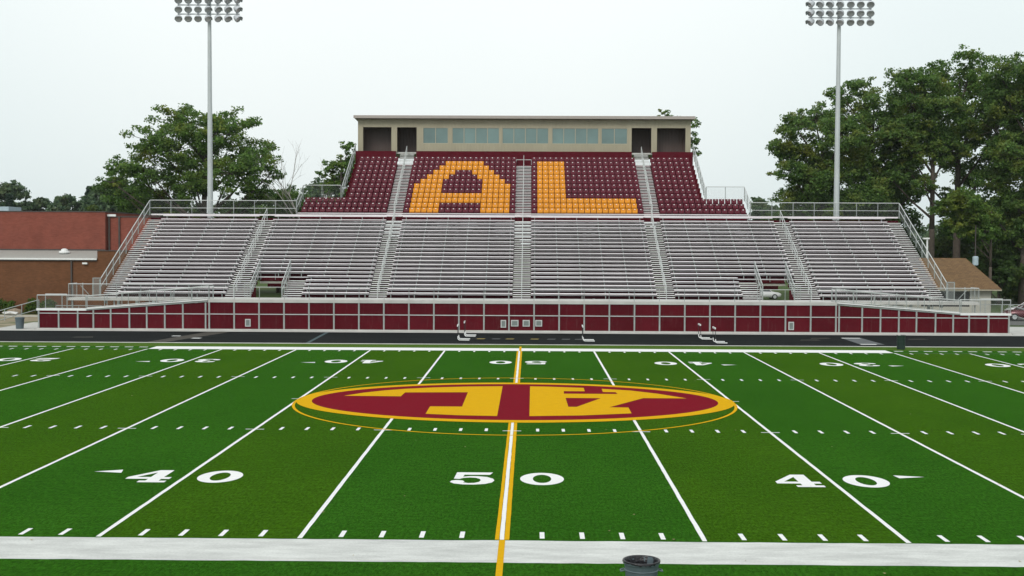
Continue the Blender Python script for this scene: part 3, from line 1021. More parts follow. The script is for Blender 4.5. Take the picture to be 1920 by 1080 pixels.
GR = 'guard rails of the grandstand'
for s, nm in ((-1, 'left'), (1, 'right')):
    guard_rail('guard_rail', 'wire mesh rail along the back of the lower benches on the %s wing' % nm, (s * 32.72, 82.1, 8.95), (s * 19.85, 82.1, 8.95), 1.22, group=GR)
    guard_rail('guard_rail', 'sloping mesh rail down the %s end of the lower benches' % nm, (s * 32.74, 69.0, 2.28), (s * 32.74, 82.05, 8.88), 1.25, 1.7, .035, group=GR, mid=(.62,))
    guard_rail('guard_rail', 'short sloping rail beside the %s outer chairs of the lowest rows' % nm, (s * 19.85, 82.3, 9.0), (s * 19.8, 85.1, 10.45), 1.2, 1.2, group=GR)
    guard_rail('guard_rail', 'level mesh rail behind the third chair row at the %s' % nm, (s * 19.8, 85.15, 10.42), (s * 16.4, 85.15, 10.42), 1.25, 1.85, group=GR, mid=())
    guard_rail('guard_rail', 'steep sloping rail up the %s side of the upper chairs' % nm, (s * 16.3, 85.1, 10.4), (s * 16.3, 94.0, 15.0), 1.15, 1.1, group=GR)
    # entrance openings
    for x, w in ((21.0, 'outer'), (18.55, 'inner')):
        guard_rail('guard_rail', 'sloping rail on the %s side of the %s entrance opening' % (w, nm), (s * x, 69.1, 2.3), (s * x, 72.6, 4.05), 1.15, .9, .03, group=GR, mid=(.55,))
        x2 = x + (.0 if w == 'inner' else .0) + (-.42 if w == 'inner' else .42)
        guard_rail('guard_rail', 'short upright rail facing the walkway at the %s post of the %s entrance' % (w, nm), (s * (x - .42 if w == 'inner' else x + .42), 68.85, 2.28), (s * x, 68.85, 2.28), 1.1, .2, .02, chain=False, mid=(.1,), group=GR, mat='galv')
    m = guard_rail('guard_rail', 'level rail above the %s entrance opening' % nm, (s * 20.95, 72.55, 3.6), (s * 18.6, 72.55, 3.6), .55, 1.2, .03, chain=False, mid=(), group=GR)
    # walkway front rails on the wings, ramp rails
    guard_rail('guard_rail', 'mesh rail on the walkway edge above the %s ramp' % nm, (s * 34.4, 66.97, 2.28), (s * 23.4, 66.97, 2.28), 1.05, 1.85, .028, group=GR, mid=())
    guard_rail('guard_rail', 'end rail closing the walkway at its far %s end' % nm, (s * 34.4, 67.0, 2.28), (s * 34.4, 68.7, 2.28), 1.05, .85, .028, group=GR, mid=())
    guard_rail('guard_rail', 'outer sloping rail of the %s ramp above the maroon panels' % nm, (s * 32.4, 65.3, 1.52), (s * 23.3, 65.3, 2.3), .98, 1.35, .03, group=GR, mid=(.1,))
    guard_rail('guard_rail', 'inner sloping rail of the %s ramp beside the walkway' % nm, (s * 33.0, 66.7, 1.50), (s * 23.3, 66.7, 2.3), .9, 1.6, .028, group=GR, mid=(), chain=False)
    guard_rail('guard_rail', 'level rail around the landing at the foot of the %s ramp' % nm, (s * 36.15, 65.3, 1.52), (s * 32.42, 65.3, 1.52), 1.02, 1.85, .035, group=GR, mid=())
    guard_rail('guard_rail', 'rear rail of the landing at the foot of the %s ramp' % nm, (s * 36.15, 66.9, 1.52), (s * 34.5, 66.9, 1.52), 1.02, 1.6, .035, group=GR, mid=())
    guard_rail('guard_rail', 'low ramp rail leading off the ground at the far %s corner' % nm, (s * 36.3, 66.0, 1.35), (s * 40.2, 66.0, .25), .8, 1.3, .03, group=GR, mid=(.1,), chain=False, mat='galv')
    # gate frame where the end steps meet the walkway
    g = thing('gate_frame', 'grey mesh gate frame at the foot of the %s end steps' % nm, 'gate', (s * 32.9, 68.9, 2.28), 'gate frames at the end steps')
    for x in (32.62, 33.2, 34.0):
        MB().box(s * x - .03, s * x + .03, 68.86, 68.92, 2.28, 3.75 if x < 33.5 else 3.35).build('post', M['galv'], g)
    MB().box(*sorted((s * 32.62, s * 33.2)), 68.86, 68.92, 3.69, 3.75).build('cross_bar', M['galv'], g)
    m = MB()
    for k in range(1, 12):
        m.box(s * (32.62 + k * .048) - .006, s * (32.62 + k * .048) + .006, 68.88, 68.9, 2.32, 3.69)
    m.build('mesh_panel', M['galv'], g)
    MB().beam((s * 33.25, 68.4, 2.35), (s * 34.0, 68.4, 3.2), .05, .05).build('brace', M['galv'], g)
guard_rail('guard_rail', 'long level rail along the front edge of the walkway', (-23.25, 65.4, 2.29), (23.27, 65.4, 2.29), .92, 1.86, .022, group=GR, mid=(), chain=False)

def handrail(label, x, P, Q, h, nseg, gap, double):
    o = thing('handrail', label, 'handrail', (x, P[0], P[1]), 'aisle handrails')
    for k in range(nseg):
        t0, t1 = k / nseg + (gap / 2 if k else 0), (k + 1) / nseg - (gap / 2 if k < nseg - 1 else 0)
        a = Vector((x, P[0] + (Q[0] - P[0]) * t0, P[1] + (Q[1] - P[1]) * t0))
        b = Vector((x, P[0] + (Q[0] - P[0]) * t1, P[1] + (Q[1] - P[1]) * t1))
        up, md = Vector((0, 0, h)), Vector((0, 0, h * .55))
        MB().tube(a + up, b + up, .028).build('rail', M['rail'], o)
        if double:
            MB().tube(a + md, b + md, .022).build('rail', M['rail'], o)
        for t in (.0, .5, 1.):
            c = a.lerp(b, t)
            MB().tube(c - Vector((0, 0, .1)), c + up, .026).build('post', M['rail'], o)
    return o
for n, x in enumerate(AISLES):
    handrail('single metal handrail up the centre aisle of the benches' if n == 2 else 'metal handrail in gapped lengths up the %s aisle of the benches, counted from the left' % WHICH[n],
             x, (68.95, 2.28), (81.5, 8.55), .92, 1 if n == 2 else 5, .05, n != 2)
handrail('thin metal handrail between the gold A and the gold L', 0, (82.4, 8.9), (92.6, 14.0), .9, 1, 0, False)
handrail('metal handrail on the upper steps left of the gold A', -11.32, (82.4, 8.9), (94.0, 14.95), .92, 5, .04, True)
handrail('metal handrail on the upper steps right of the gold L', 11.32, (82.4, 8.9), (94.0, 14.95), .92, 5, .04, True)
guard_rail('guard_rail', 'small level rail closing the top of the centre steps', (-.72, 92.4, 14.0), (.72, 92.4, 14.0), .48, 1.4, .03, chain=False, mid=(), group=GR)

# ---- front wall of maroon panels
fw = thing('panel_wall', 'long maroon panelled wall with grey posts between the track and the stand', 'wall', (0, 65.2, 0))
XC = [.95 + 1.86 * k for k in range(-13, 13)]
XR = [23.5, 25.2, 26.55, 27.9, 29.2, 30.6, 31.9, 33.07, 34.5, 36.0]
ZM = 1.2
def top(x):
    ax = abs(x)
    if ax <= 23.3: return 2.07
    if ax <= 32.4: return 2.07 - (ax - 23.3) / (32.4 - 23.3) * .66
    return 1.40
def bay(a, b):
    MB().box(a + .001, b - .001, 65.2, 65.24, .1, ZM - .032).build('panel', M['maroon'], fw)
    m = MB()
    vs = []
    for y in (65.2, 65.24):
        vs += [(a + .001, y, ZM + .032), (b - .001, y, ZM + .032), (b - .001, y, top(b)), (a + .001, y, top(a))]
    m.add(vs, [(0, 1, 2, 3), (7, 6, 5, 4), (0, 4, 5, 1), (1, 5, 6, 2), (2, 6, 7, 3), (3, 7, 4, 0)])
    m.build('panel', M['maroon'], fw)
allx = sorted([-x for x in XR] + XC + XR)
for a, b in zip(allx, allx[1:]):
    if a < -32.4 < b or a < 32.4 < b:
        c = -32.4 if a < 0 else 32.4
        bay(a, c); bay(c, b)
    else:
        bay(a, b)
for x in allx:
    MB().box(x - .055, x + .055, 65.13, 65.197, .1, top(x) - .002).build('post', M['galv'], fw)
MB().box(-36.05, 36.05, 65.145, 65.199, ZM - .03, ZM + .03).build('middle_rail', M['rail'], fw)
MB().box(-23.3, 23.32, 65.12, 65.262, 2.072, 2.30).build('cap', M['concrete'], fw)
for s in (-1, 1):
    a, b = sorted((s * 36.15, s * 32.42))
    MB().box(a, b, 65.12, 65.26, 1.402, 1.56).build('cap', M['white_metal'], fw)
    MB().beam((s * 32.4, 65.19, 1.60), (s * 23.35, 65.19, 2.30), .14, .07).build('cap', M['white_metal'], fw)
    MB().beam((s * 32.4, 65.19, 1.48), (s * 23.35, 65.19, 2.16), .13, .055).build('cap', M['galv'], fw)
MB().box(-36.2, 36.2, 65.05, 65.3, -.05, .098).build('base_kerb', M['concrete'], fw)
for s in (-1, 1):
    MB().box(*sorted((s * 36.02, s * 36.06)), 65.24, 66.9, .1, 1.38).build('panel', M['maroon'], fw)

# electrical boxes on the wall
EB = [(-20.34, .56, .40, .56, 'grey upright box alone on the left part of the maroon wall'),
      (-1.32, .59, .40, .56, 'grey upright box nearest the yellow midfield line on the maroon wall, leftmost of four'),
      (-.48, .64, .55, .47, 'grey square box beside the upright one, second of the four mid-wall boxes'),
      (.37, .64, .52, .48, 'grey square box third of the four in the middle of the maroon wall'),
      (1.30, .645, .5, .47, 'grey square box touching a post, last of the four mid-wall boxes'),
      (19.97, .55, .40, .6, 'grey upright box alone on the right part of the maroon wall')]
for x, z, w, h, lab in EB:
    o = thing('electrical_box', lab, 'electrical box', (x, 65.2, z - h / 2), 'boxes on the panel wall')
    MB().box(x - w / 2, x + w / 2, 65.10, 65.198, z - h / 2, z + h / 2).build('body', M['rail'], o)
    MB().box(x - w / 2 + .07, x + w / 2 - .07, 65.07, 65.099, z - h / 2 + .07, z + h / 2 - .07).build('door', M['box_door'], o)

# ---- press box
pb = thing('press_box', 'long tan press box with a row of windows on top of the stand', 'press box', (0, 94.2, 15.33))
PZ0, PZ1 = 15.335, 18.5
wins = [(-9.78, -7.36, 2), (-6.95, -2.4, 4), (-2.1, 2.36, 4), (2.72, 7.2, 4), (7.48, 9.98, 2)]
holes = [(a, b, 16.13, 17.68) for a, b, n in wins]
for s in (-1, 1):
    for a, b in ((12.85, 15.6), (10.4, 12.3)):
        a, b = sorted((s * a, s * b))
        holes.append((a, b, PZ0, 17.7))
MB().holed(-16.1, 16.1, PZ0, PZ1, holes, 94.2, 94.36).build('front_wall', M['tan'], pb)
MB().box(-16.1, 16.1, 98.9, 99.0, 15.0, PZ1).build('rear_wall', M['tan'], pb)
for s in (-1, 1):
    MB().box(*sorted((s * 16.1, s * 16.0)), 94.36, 98.9, PZ0, PZ1).build('side_wall', M['tan'], pb)
    for x in (12.45, 10.32):
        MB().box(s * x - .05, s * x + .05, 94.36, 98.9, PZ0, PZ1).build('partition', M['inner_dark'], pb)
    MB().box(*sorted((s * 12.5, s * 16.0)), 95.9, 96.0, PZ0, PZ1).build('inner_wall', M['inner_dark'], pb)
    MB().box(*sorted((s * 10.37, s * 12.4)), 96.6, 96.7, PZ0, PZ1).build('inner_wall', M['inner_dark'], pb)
MB().box(-16.1, 16.1, 94.4, 98.9, 15.15, 15.31).build('floor', M['concrete'], pb)
rf = MB().prism([(93.55, 18.55), (99.3, 18.35), (99.3, 18.5), (93.55, 18.76)], -16.42, 16.42).build('roof', M['roof_edge'], pb)
MB().box(-16.44, 16.44, 93.5, 93.549, 18.50, 18.78).build('fascia', M['roof_edge'], rf)
MB().box(-10.3, 10.3, 96.5, 96.6, 15.32, 18.4).build('inner_wall', M['trim'], pb)
for a, b, n in wins:
    f = MB()
    z0, z1 = 16.13, 17.68
    w = (b - a) / n
    f.box(a + .003, b - .003, 94.215, 94.33, z0 + .003, z0 + .05)
    f.box(a + .003, b - .003, 94.215, 94.33, z1 - .05, z1 - .003)
    for k in range(n + 1):
        x = a + w * k
        x0, x1 = max(a + .003, x - .03), min(b - .003, x + .03)
        f.box(x0, x1, 94.217, 94.328, z0 + .05, z1 - .05)
    fo = f.build('window', M['trim'], pb)
    for k in range(n):
        MB().box(a + w * k + .03, a + w * (k + 1) - .03, 94.26, 94.275, z0 + .05, z1 - .05).build('pane', M['pane'], fo)

# ---- light poles
def floodlight():
    m = MB()
    m.lathe([(.05, -.32), (.14, -.30), (.2, -.2), (.255, -.06), (.29, .06), (.295, .1), (.275, .1), (.25, .03)], n=14)
    o = m.build('floodlight', M['lamp'], None, smooth=True)
    vis = MB()
    n = 9
    vs, fs = [], []
    for k in range(n):
        a = rad(-10 + 200 * k / (n - 1))
        for zz in (.08, .42 - .14 * abs(math.cos(a))):
            for rr in (.285, .30):
                vs.append((rr * math.cos(a), rr * math.sin(a), zz))
    for k in range(n - 1):
        i, j = k * 4, k * 4 + 4
        fs += [(i, j, j + 2, i + 2), (i + 1, i + 3, j + 3, j + 1), (i + 2, j + 2, j + 3, i + 3)]
    vis.add(vs, fs)
    vis.build('visor', M['lamp'], o, local=True, smooth=True)
    MB().lathe([(0, .035), (.25, .035)], n=14).build('lens', M['lens'], o, local=True)
    y = MB(); y.box(-.03, .03, .0, .36, -.24, -.18); y.box(-.05, .05, .30, .40, -.28, -.14)
    y.build('yoke', M['lamp'], o, local=True)
    return o
FL = None
def light_pole(x, lab, sgn, z_rows):
    global FL
    o = thing('light_pole', lab, 'light pole', (x, 84.0, 0), 'stadium light poles')
    m = MB()
    zs = [0, 9.5, 18.5, 28.3]
    rs = [.30, .25, .20, .155]
    for k in range(3):
        m.tube((x, 84, zs[k]), (x, 84, zs[k + 1] + .3 * (k < 2)), rs[k], rs[k + 1] + (.004 if k < 2 else 0), n=16)
    m.build('pole', M['pole'], o, smooth=False)
    for r, z in enumerate(z_rows):
        MB().beam((x - 2.75, 83.72, z + .46), (x + 2.75, 83.72, z + .46), .09, .09).build('cross_arm', M['pole'], o)
        for k in range(7):
            if FL is None:
                q = FL = floodlight(); q.parent = o
            else:
                q = copy_tree(FL, o)
            t = (k - 3) * sgn
            yw = rad(-38 if t < 0 else (-12 if t > 0 else -30)) * sgn * 1.0
            if t == -3: yw = rad(-58) * sgn
            tilt = rad(118 - r * 1.5)
            # local +Z is the beam axis; aim it at the field, 28 degrees below level
            q.rotation_euler = (Matrix.Rotation(yw, 3, 'Z') @ Matrix.Rotation(tilt, 3, 'X')).to_euler()
            q.scale = (1.13, 1.13, 1.13)
            q.location = (-2.6 + k * .867, -.55, z)
    return o
light_pole(-27.9, 'tall grey floodlight pole in front of the big tree on the left', -1, (26.25, 27.05, 27.85))
light_pole(27.75, 'tall grey floodlight pole in front of the trees on the right', 1, (26.05, 26.83, 27.6))

# ------------------------------------------------------------------ brick building on the left
bb = thing('brick_building', 'long brick building with red upper wall and brown lower wall left of the stand', 'building', (-45, 86, 0))
MB().box(-75, -34.4, 86.0, 86.3, -.05, 4.84).build('lower_wall', M['brick_brown'], bb)
MB().box(-38.75, -34.4, 86.0, 86.3, 4.84, 5.64).build('lower_wall', M['brick_brown'], bb)
MB().box(-34.7, -34.4, 86.3, 104, -.05, 5.64).build('lower_wall', M['brick_brown'], bb)
m = MB().prism([(85.85, 4.86), (90, 5.56), (90, 5.66), (85.85, 4.98)], -75, -38.77)
m.build('lean_to_roof', M['roof_grey'], bb)
MB().box(-75, -38.75, 85.78, 85.849, 4.84, 4.99).build('roof_fascia', M['white_metal'], bb)
MB().box(-75, -38.8, 85.86, 86.02, 4.74, 4.839).build('soffit', M['dark_trim'], bb)
MB().box(-38.74, -34.35, 85.95, 86.35, 5.642, 5.72).build('coping', M['dark_trim'], bb)
MB().box(-75, -39.36, 90.0, 106, 5.0, 9.26).build('upper_wall', M['brick_red'], bb)
MB().box(-75, -39.32, 89.95, 106.05, 9.262, 9.36).build('coping', M['dark_trim'], bb)
MB().box(-75, -39.36, 89.9, 89.998, 5.63, 5.78).build('flashing', M['dark_trim'], bb)
MB().box(-39.35, -34.4, 90.6, 106, 5.0, 8.80).build('upper_wall', M['brick_red'], bb)
MB().box(-39.34, -34.35, 90.55, 106.05, 8.802, 8.90).build('coping', M['dark_trim'], bb)
MB().box(-38.75, -34.4, 86.3, 90.6, 5.55, 5.64).build('flat_roof', M['roof_grey'], bb)
for x, y, z0, z1 in ((-41.09, 85.9, 0, 4.74), (-39.15, 90.5, 5.64, 8.8), (-38.2, 90.5, 5.64, 8.9)):
    MB().box(x - .07, x + .07, y - .05, y + .05, z0, z1).build('downspout', M['dark_trim'], bb)
lf = MB().box(-40.05, -39.6, 85.75, 85.999, 4.45, 4.60).build('wall_lamp', M['white_metal'], bb)
MB().box(-39.3, -38.5, 90.4, 90.55, 8.88, 9.08).build('gutter_box', M['white_metal'], bb)
v = MB().lathe([(.26, 0), (.26, .12), (.48, .16), (.5, .3), (.44, .36), (.3, .40), (.3, .5), (.16, .58), (0, .6)], c=(-42.6, 88.3, 5.25), n=14)
v.build('roof_vent', M['white_metal'], bb, smooth=False)
MB().box(-52.2, -48.9, 91, 94, 9.3, 9.78).build('rooftop_unit', M['blue_grey'], bb)

# ------------------------------------------------------------------ concession building on the right
cb = thing('hipped_building', 'low pale building with brown shingled hip roof right of the stand', 'building', (39, 88, 0))
def hip(m, x0, x1, y0, y1, z0, rx0, rx1, ryy, z1):
    vs = [(x0, y0, z0), (x1, y0, z0), (x1, y1, z0), (x0, y1, z0), (rx0, ryy, z1), (rx1, ryy, z1)]
    m.add(vs, [(0, 1, 5, 4), (1, 2, 5), (2, 3, 4, 5), (3, 0, 4), (3, 2, 1, 0)])
    return m
hip(MB(), 33.8, 43.25, 86, 94.5, 2.56, 36.2, 41.35, 90.2, 5.33).build('roof', M['shingle'], cb)
MB().box(33.82, 43.23, 86.02, 94.48, 2.44, 2.556).build('eave_board', M['trim'], cb)
MB().holed(34.6, 42.5, -.05, 2.44, [(36.2, 40.6, .95, 2.3)], 86.7, 86.9).build('wall', M['cream_wall'], cb)
MB().box(34.6, 42.5, 93.6, 93.8, -.05, 2.44).build('wall', M['cream_wall'], cb)
for x in (34.6, 42.3):
    MB().box(x, x + .2, 86.9, 93.6, -.05, 2.44).build('wall', M['cream_wall'], cb)
MB().box(36.2, 40.6, 86.82, 86.88, .95, 2.3).build('serving_shutter', M['door_dark'], cb)

# ------------------------------------------------------------------ small things
def bin_body(o, c, r0, r1, h, mat, ribs=True):
    p = [(0, .0), (r0, 0), (r0 + .005, .02)]
    for t in (.25, .55, .8):
        r = r0 + (r1 - r0) * t
        p += [(r, h * t - .015), (r + (.012 if ribs else .003), h * t), (r, h * t + .015)]
    p += [(r1, h - .06), (r1 + .02, h - .05), (r1 + .025, h), (r1 - .005, h), (r1 - .015, h - .05), (r0 - .02, .05), (0, .05)]
    return MB().lathe(p, c, 32).build('body', mat, o, smooth=False)
c = (2.70, -5.0, 0)
o = thing('trash_can', 'grey blue trash can with black bag liner beside the near sideline', 'trash can', c)
bin_body(o, c, .25, .322, .83, M['can_grey'])
random.seed(4)
m = MB(); vs, fs = [], []
n = 48
prof = [(.346, .80), (.353, .822), (.346, .842), (.328, .845), (.312, .825), (.296, .72), (.275, .5), (.25, .2), (.0, .14)]
ph = [random.uniform(-1, 1) for _ in range(n)]
for i in range(n):
    a = 2 * math.pi * i / n
    for k, (r, z) in enumerate(prof):
        w = (.010 if 4 < k < 8 else .004 if k else .012) * (ph[i] + .6 * math.sin(3 * a + k))
        vs.append((c[0] + (r + w) * math.cos(a), c[1] + (r + w) * math.sin(a), z + (.02 * ph[(i * 5) % n] if k == 0 else 0)))
for i in range(n):
    j = (i + 1) % n
    for k in range(len(prof) - 1):
        fs.append((i * len(prof) + k, j * len(prof) + k, j * len(prof) + k + 1, i * len(prof) + k + 1))
m.add(vs, fs); m.build('bin_liner', M['liner'], o, smooth=True)
for s in (-1, 1):
    h = MB()
    h.path([(c[0] + s * .315, c[1] - .07, .66), (c[0] + s * .385, c[1] - .06, .64), (c[0] + s * .385, c[1] + .06, .64), (c[0] + s * .315, c[1] + .07, .66)], .014)
    h.build('handle', M['can_grey'], o)
c = (24.1, 51.6, 0)
o = thing('trash_can', 'dark green barrel trash can at the edge of the track on the right', 'trash can', c)
bin_body(o, c, .25, .26, .9, M['can_green'])
MB().lathe([(.262, .86), (.268, .9), (.0, .905)], c, 24).build('lid', M['can_green'], o)
MB().box(c[0] - .25, c[0] - .1, c[1] - .22, c[1] - .1, .905, .925).build('label_plate', M['white_metal'], o)
c = (-37.6, 65.6, 0)
o = thing('trash_can', 'grey trash can on the pale path left of the maroon wall', 'trash can', c)
bin_body(o, c, .27, .33, .8, M['can_grey'])
MB().lathe([(.34, .79), (.345, .83), (.30, .86), (0, .87)], c, 24).build('lid', M['can_grey'], o)

def hurdle(x, y, lab):
    o = thing('hurdle', lab, 'hurdle', (x, y, 0), 'track hurdles')
    for s in (-.56, .56):
        m = MB()
        m.path([(x + .0, y + s, .30), (x + .02, y + s, .12), (x + .10, y + s, .045), (x + .78, y + s, .04)], .034)
        m.build('base_leg', M['white_metal'], o)
        MB().tube((x, y + s, .24), (x - .02, y + s, 1.0), .02).build('upright', M['black_metal'], o)
    MB().tube((x + .06, y - .56, .06), (x + .06, y + .56, .06), .02).build('base_bar', M['white_metal'], o)
    MB().box(x - .05, x + .01, y - .6, y + .6, .95, 1.06).build('crossbar', M['white_metal'], o)
hurdle(-4.22, 57.1, 'white hurdle of the pair left of the yellow midfield line, nearer the field')
hurdle(-3.95, 60.6, 'white hurdle of the pair left of the yellow midfield line, nearer the wall')
hurdle(4.22, 56.9, 'white hurdle standing alone on the track')
hurdle(12.42, 59.2, 'white hurdle of the pair furthest from the midfield line, nearer the wall')
hurdle(12.95, 55.9, 'white hurdle of the pair furthest from the midfield line, nearer the field')

def blob(c, rx, ry, rz, seed, mat, name, sub=2):
    import bmesh
    rnd = random.Random(seed)
    bm = bmesh.new(); bmesh.ops.create_icosphere(bm, subdivisions=sub, radius=1)
    for v in bm.verts:
        k = 1 + rnd.uniform(-.2, .2)
        v.co = Vector((v.co.x * rx * k, v.co.y * ry * k, v.co.z * rz * k))
    me = bpy.data.meshes.new(name); bm.to_mesh(me); bm.free(); me.materials.append(mat)
    o = bpy.data.objects.new(name, me); COL.objects.link(o); o.location = c
    return o
for k, (x, y, s, mt, lab) in enumerate([(-46.3, 86 - 1.2, .42, 'rock_white', 'jagged white rock on the bare ground by the brick wall'),
                                        (-45.5, 83.9, .5, 'rock_brown', 'rounded brown rock between the white rocks'),
                                        (-45.3, 82.3, .6, 'rock_white', 'flat pale slab of rock lying in front of the brown rock'),
                                        (-48.6, 81.5, .7, 'rock_brown', 'low earth-brown boulder at the left edge of the dirt')]):
    r = blob((x, y, s * .3), s * 1.4, s, s * (.3 if k == 2 else .8), k, M[mt], 'rock', 1)
    tag(r, lab, 'rock', 'rocks by the brick building')

# chain-link fence on the right, utility pole, lamp post
guard_rail('chain_link_fence', 'low chain-link fence running off to the right of the stand', (36.6, 74.6, 0), (60, 74.6, 0), 1.75, 2.4, .03, mid=(), mat='galv', pitch=.2)
guard_rail('chain_link_fence', 'chain-link fence beside the dirt yard under the left walkway', (-36.6, 70.2, 0), (-33.0, 70.2, 0), 1.5, 1.8, .03, mid=(), mat='galv')
o = thing('utility_pole', 'thin utility pole with blue grey transformer in front of the dark trees', 'utility pole', (47.45, 105, 0))
MB().tube((47.45, 105, -.05), (47.45, 105, 8.6), .09, .06).build('pole', M['dark_trim'], o)
MB().lathe([(0, 0), (.28, 0), (.3, .05), (.3, .85), (.24, .95), (0, .97)], (47.35, 104.65, 4.4), 16).build('transformer', M['blue_grey'], o, smooth=False)
o = thing('lamp_post', 'short white lamp post behind the right end steps', 'lamp post', (42.4, 105, 0))
MB().tube((42.4, 105, -.05), (42.4, 105, 7.2), .1).build('pole', M['white_metal'], o)
MB().box(41.95, 42.6, 104.85, 105.15, 7.12, 7.28).build('lamp_head', M['white_metal'], o)

# ------------------------------------------------------------------ parked cars
def car(x, y, rot, paint, lab):
    o = thing('parked_car', lab, 'car', (0, 0, 0), 'parked cars')
    st = [(-2.2, .70, .42, .74), (-2.12, .82, .28, .86), (-1.4, .88, .24, .93), (0, .90, .24, .95), (1.2, .88, .24, .92), (1.95, .82, .26, .80), (2.2, .68, .36, .66)]
    vs, fs = [], []
    for px, w, a, b in st:
        h = b - a
        vs += [(px, -w * .94, a), (px, -w, a + h * .45), (px, -w * .93, b - .04), (px, -w * .8, b), (px, w * .8, b), (px, w * .93, b - .04), (px, w, a + h * .45), (px, w * .94, a)]
    for i in range(len(st) - 1):
        for k in range(8):
            j = (k + 1) % 8
            fs.append((i * 8 + k, i * 8 + j, i * 8 + 8 + j, i * 8 + 8 + k))
    fs += [tuple(range(7, -1, -1)), tuple(range(len(st) * 8 - 8, len(st) * 8))]
    MB().add(vs, fs).build('body', M[paint], o, local=True, smooth=True)
    def frustum(x0, x1, w0, z0, x2, x3, w1, z1):
        return [(x0, -w0, z0), (x1, -w0, z0), (x1, w0, z0), (x0, w0, z0), (x2, -w1, z1), (x3, -w1, z1), (x3, w1, z1), (x2, w1, z1)]
    F = [(0, 1, 5, 4), (1, 2, 6, 5), (2, 3, 7, 6), (3, 0, 4, 7), (4, 5, 6, 7)]
    MB().add(frustum(-1.75, 1.05, .76, .93, -1.2, .35, .60, 1.38), F).build('window_glass', M['car_glass'], o, local=True)
    MB().add(frustum(-1.25, .40, .62, 1.37, -1.1, .25, .56, 1.45), F).build('roof', M[paint], o, local=True)
    for s in (-1, 1):
        for a, b, c_, d in ((-1.78, -1.22, .0, .0), (1.08, .38, 0, 0), (-.3, -.3, 0, 0)):
            MB().tube((a, s * .765, .92), (b, s * .605, 1.40), .035, n=5).build('pillar', M[paint], o, local=True)
        for wx in (-1.35, 1.38):
            t = MB().tube((wx, s * .70, .32), (wx, s * .905, .32), .32, n=18).build('wheel', M['tyre'], o, local=True)
            MB().tube((wx, s * .906, .32), (wx, s * .915, .32), .2, n=14).build('rim', M['pole'], t, local=True)
        MB().box(2.08, 2.17, s * .6 - .14, s * .6 + .14, .56, .68).build('headlight', M['lens'], o, local=True)
        MB().box(-2.2, -2.12, s * .6 - .14, s * .6 + .14, .66, .80).build('tail_light', M['red_lens'], o, local=True)
    o.location = (x, y, 0)
    o.rotation_euler = (0, 0, rot)
car(44.3, 82.5, rad(172), 'car_maroon', 'maroon car at the right edge beyond the ramp rail')
car(46.2, 86.8, rad(170), 'car_white', 'white car parked behind the maroon car')
car(28.0, 121, rad(5), 'car_white', 'white car glimpsed through the right entrance opening under the stand')

# ------------------------------------------------------------------ trees
def leaf_mesh(name, C, Nrm, size, mat, parent, rnd):
    """rhombic leaves: centres C, preferred normals Nrm"""
    n = len(C)
    nr = Nrm + rnd.normal(0, .75, (n, 3))
    nr /= np.linalg.norm(nr, axis=1)[:, None] + 1e-9
    t = rnd.normal(0, 1, (n, 3))
    t -= nr * np.sum(t * nr, 1)[:, None]
    t /= np.linalg.norm(t, axis=1)[:, None] + 1e-9
    b = np.cross(nr, t)
    s = size * rnd.uniform(.65, 1.35, n)[:, None]
    V = np.empty((n, 4, 3))
    V[:, 0] = C - t * s; V[:, 1] = C + b * s * .62 - t * s * .1; V[:, 2] = C + t * s; V[:, 3] = C - b * s * .62 - t * s * .1
    V[:, 2] += nr * s * -.15
    me = bpy.data.meshes.new(name)
    me.vertices.add(n * 4); me.loops.add(n * 4); me.polygons.add(n)
    me.vertices.foreach_set('co', V.reshape(-1).astype(np.float32))
    me.loops.foreach_set('vertex_index', np.arange(n * 4, dtype=np.int32))
    me.polygons.foreach_set('loop_start', np.arange(0, n * 4, 4, dtype=np.int32))
    me.polygons.foreach_set('loop_total', np.full(n, 4, dtype=np.int32))
    me.materials.append(mat)
    me.update(calc_edges=True)
    o = bpy.data.objects.new(name, me); COL.objects.link(o); o.parent = parent
    return o

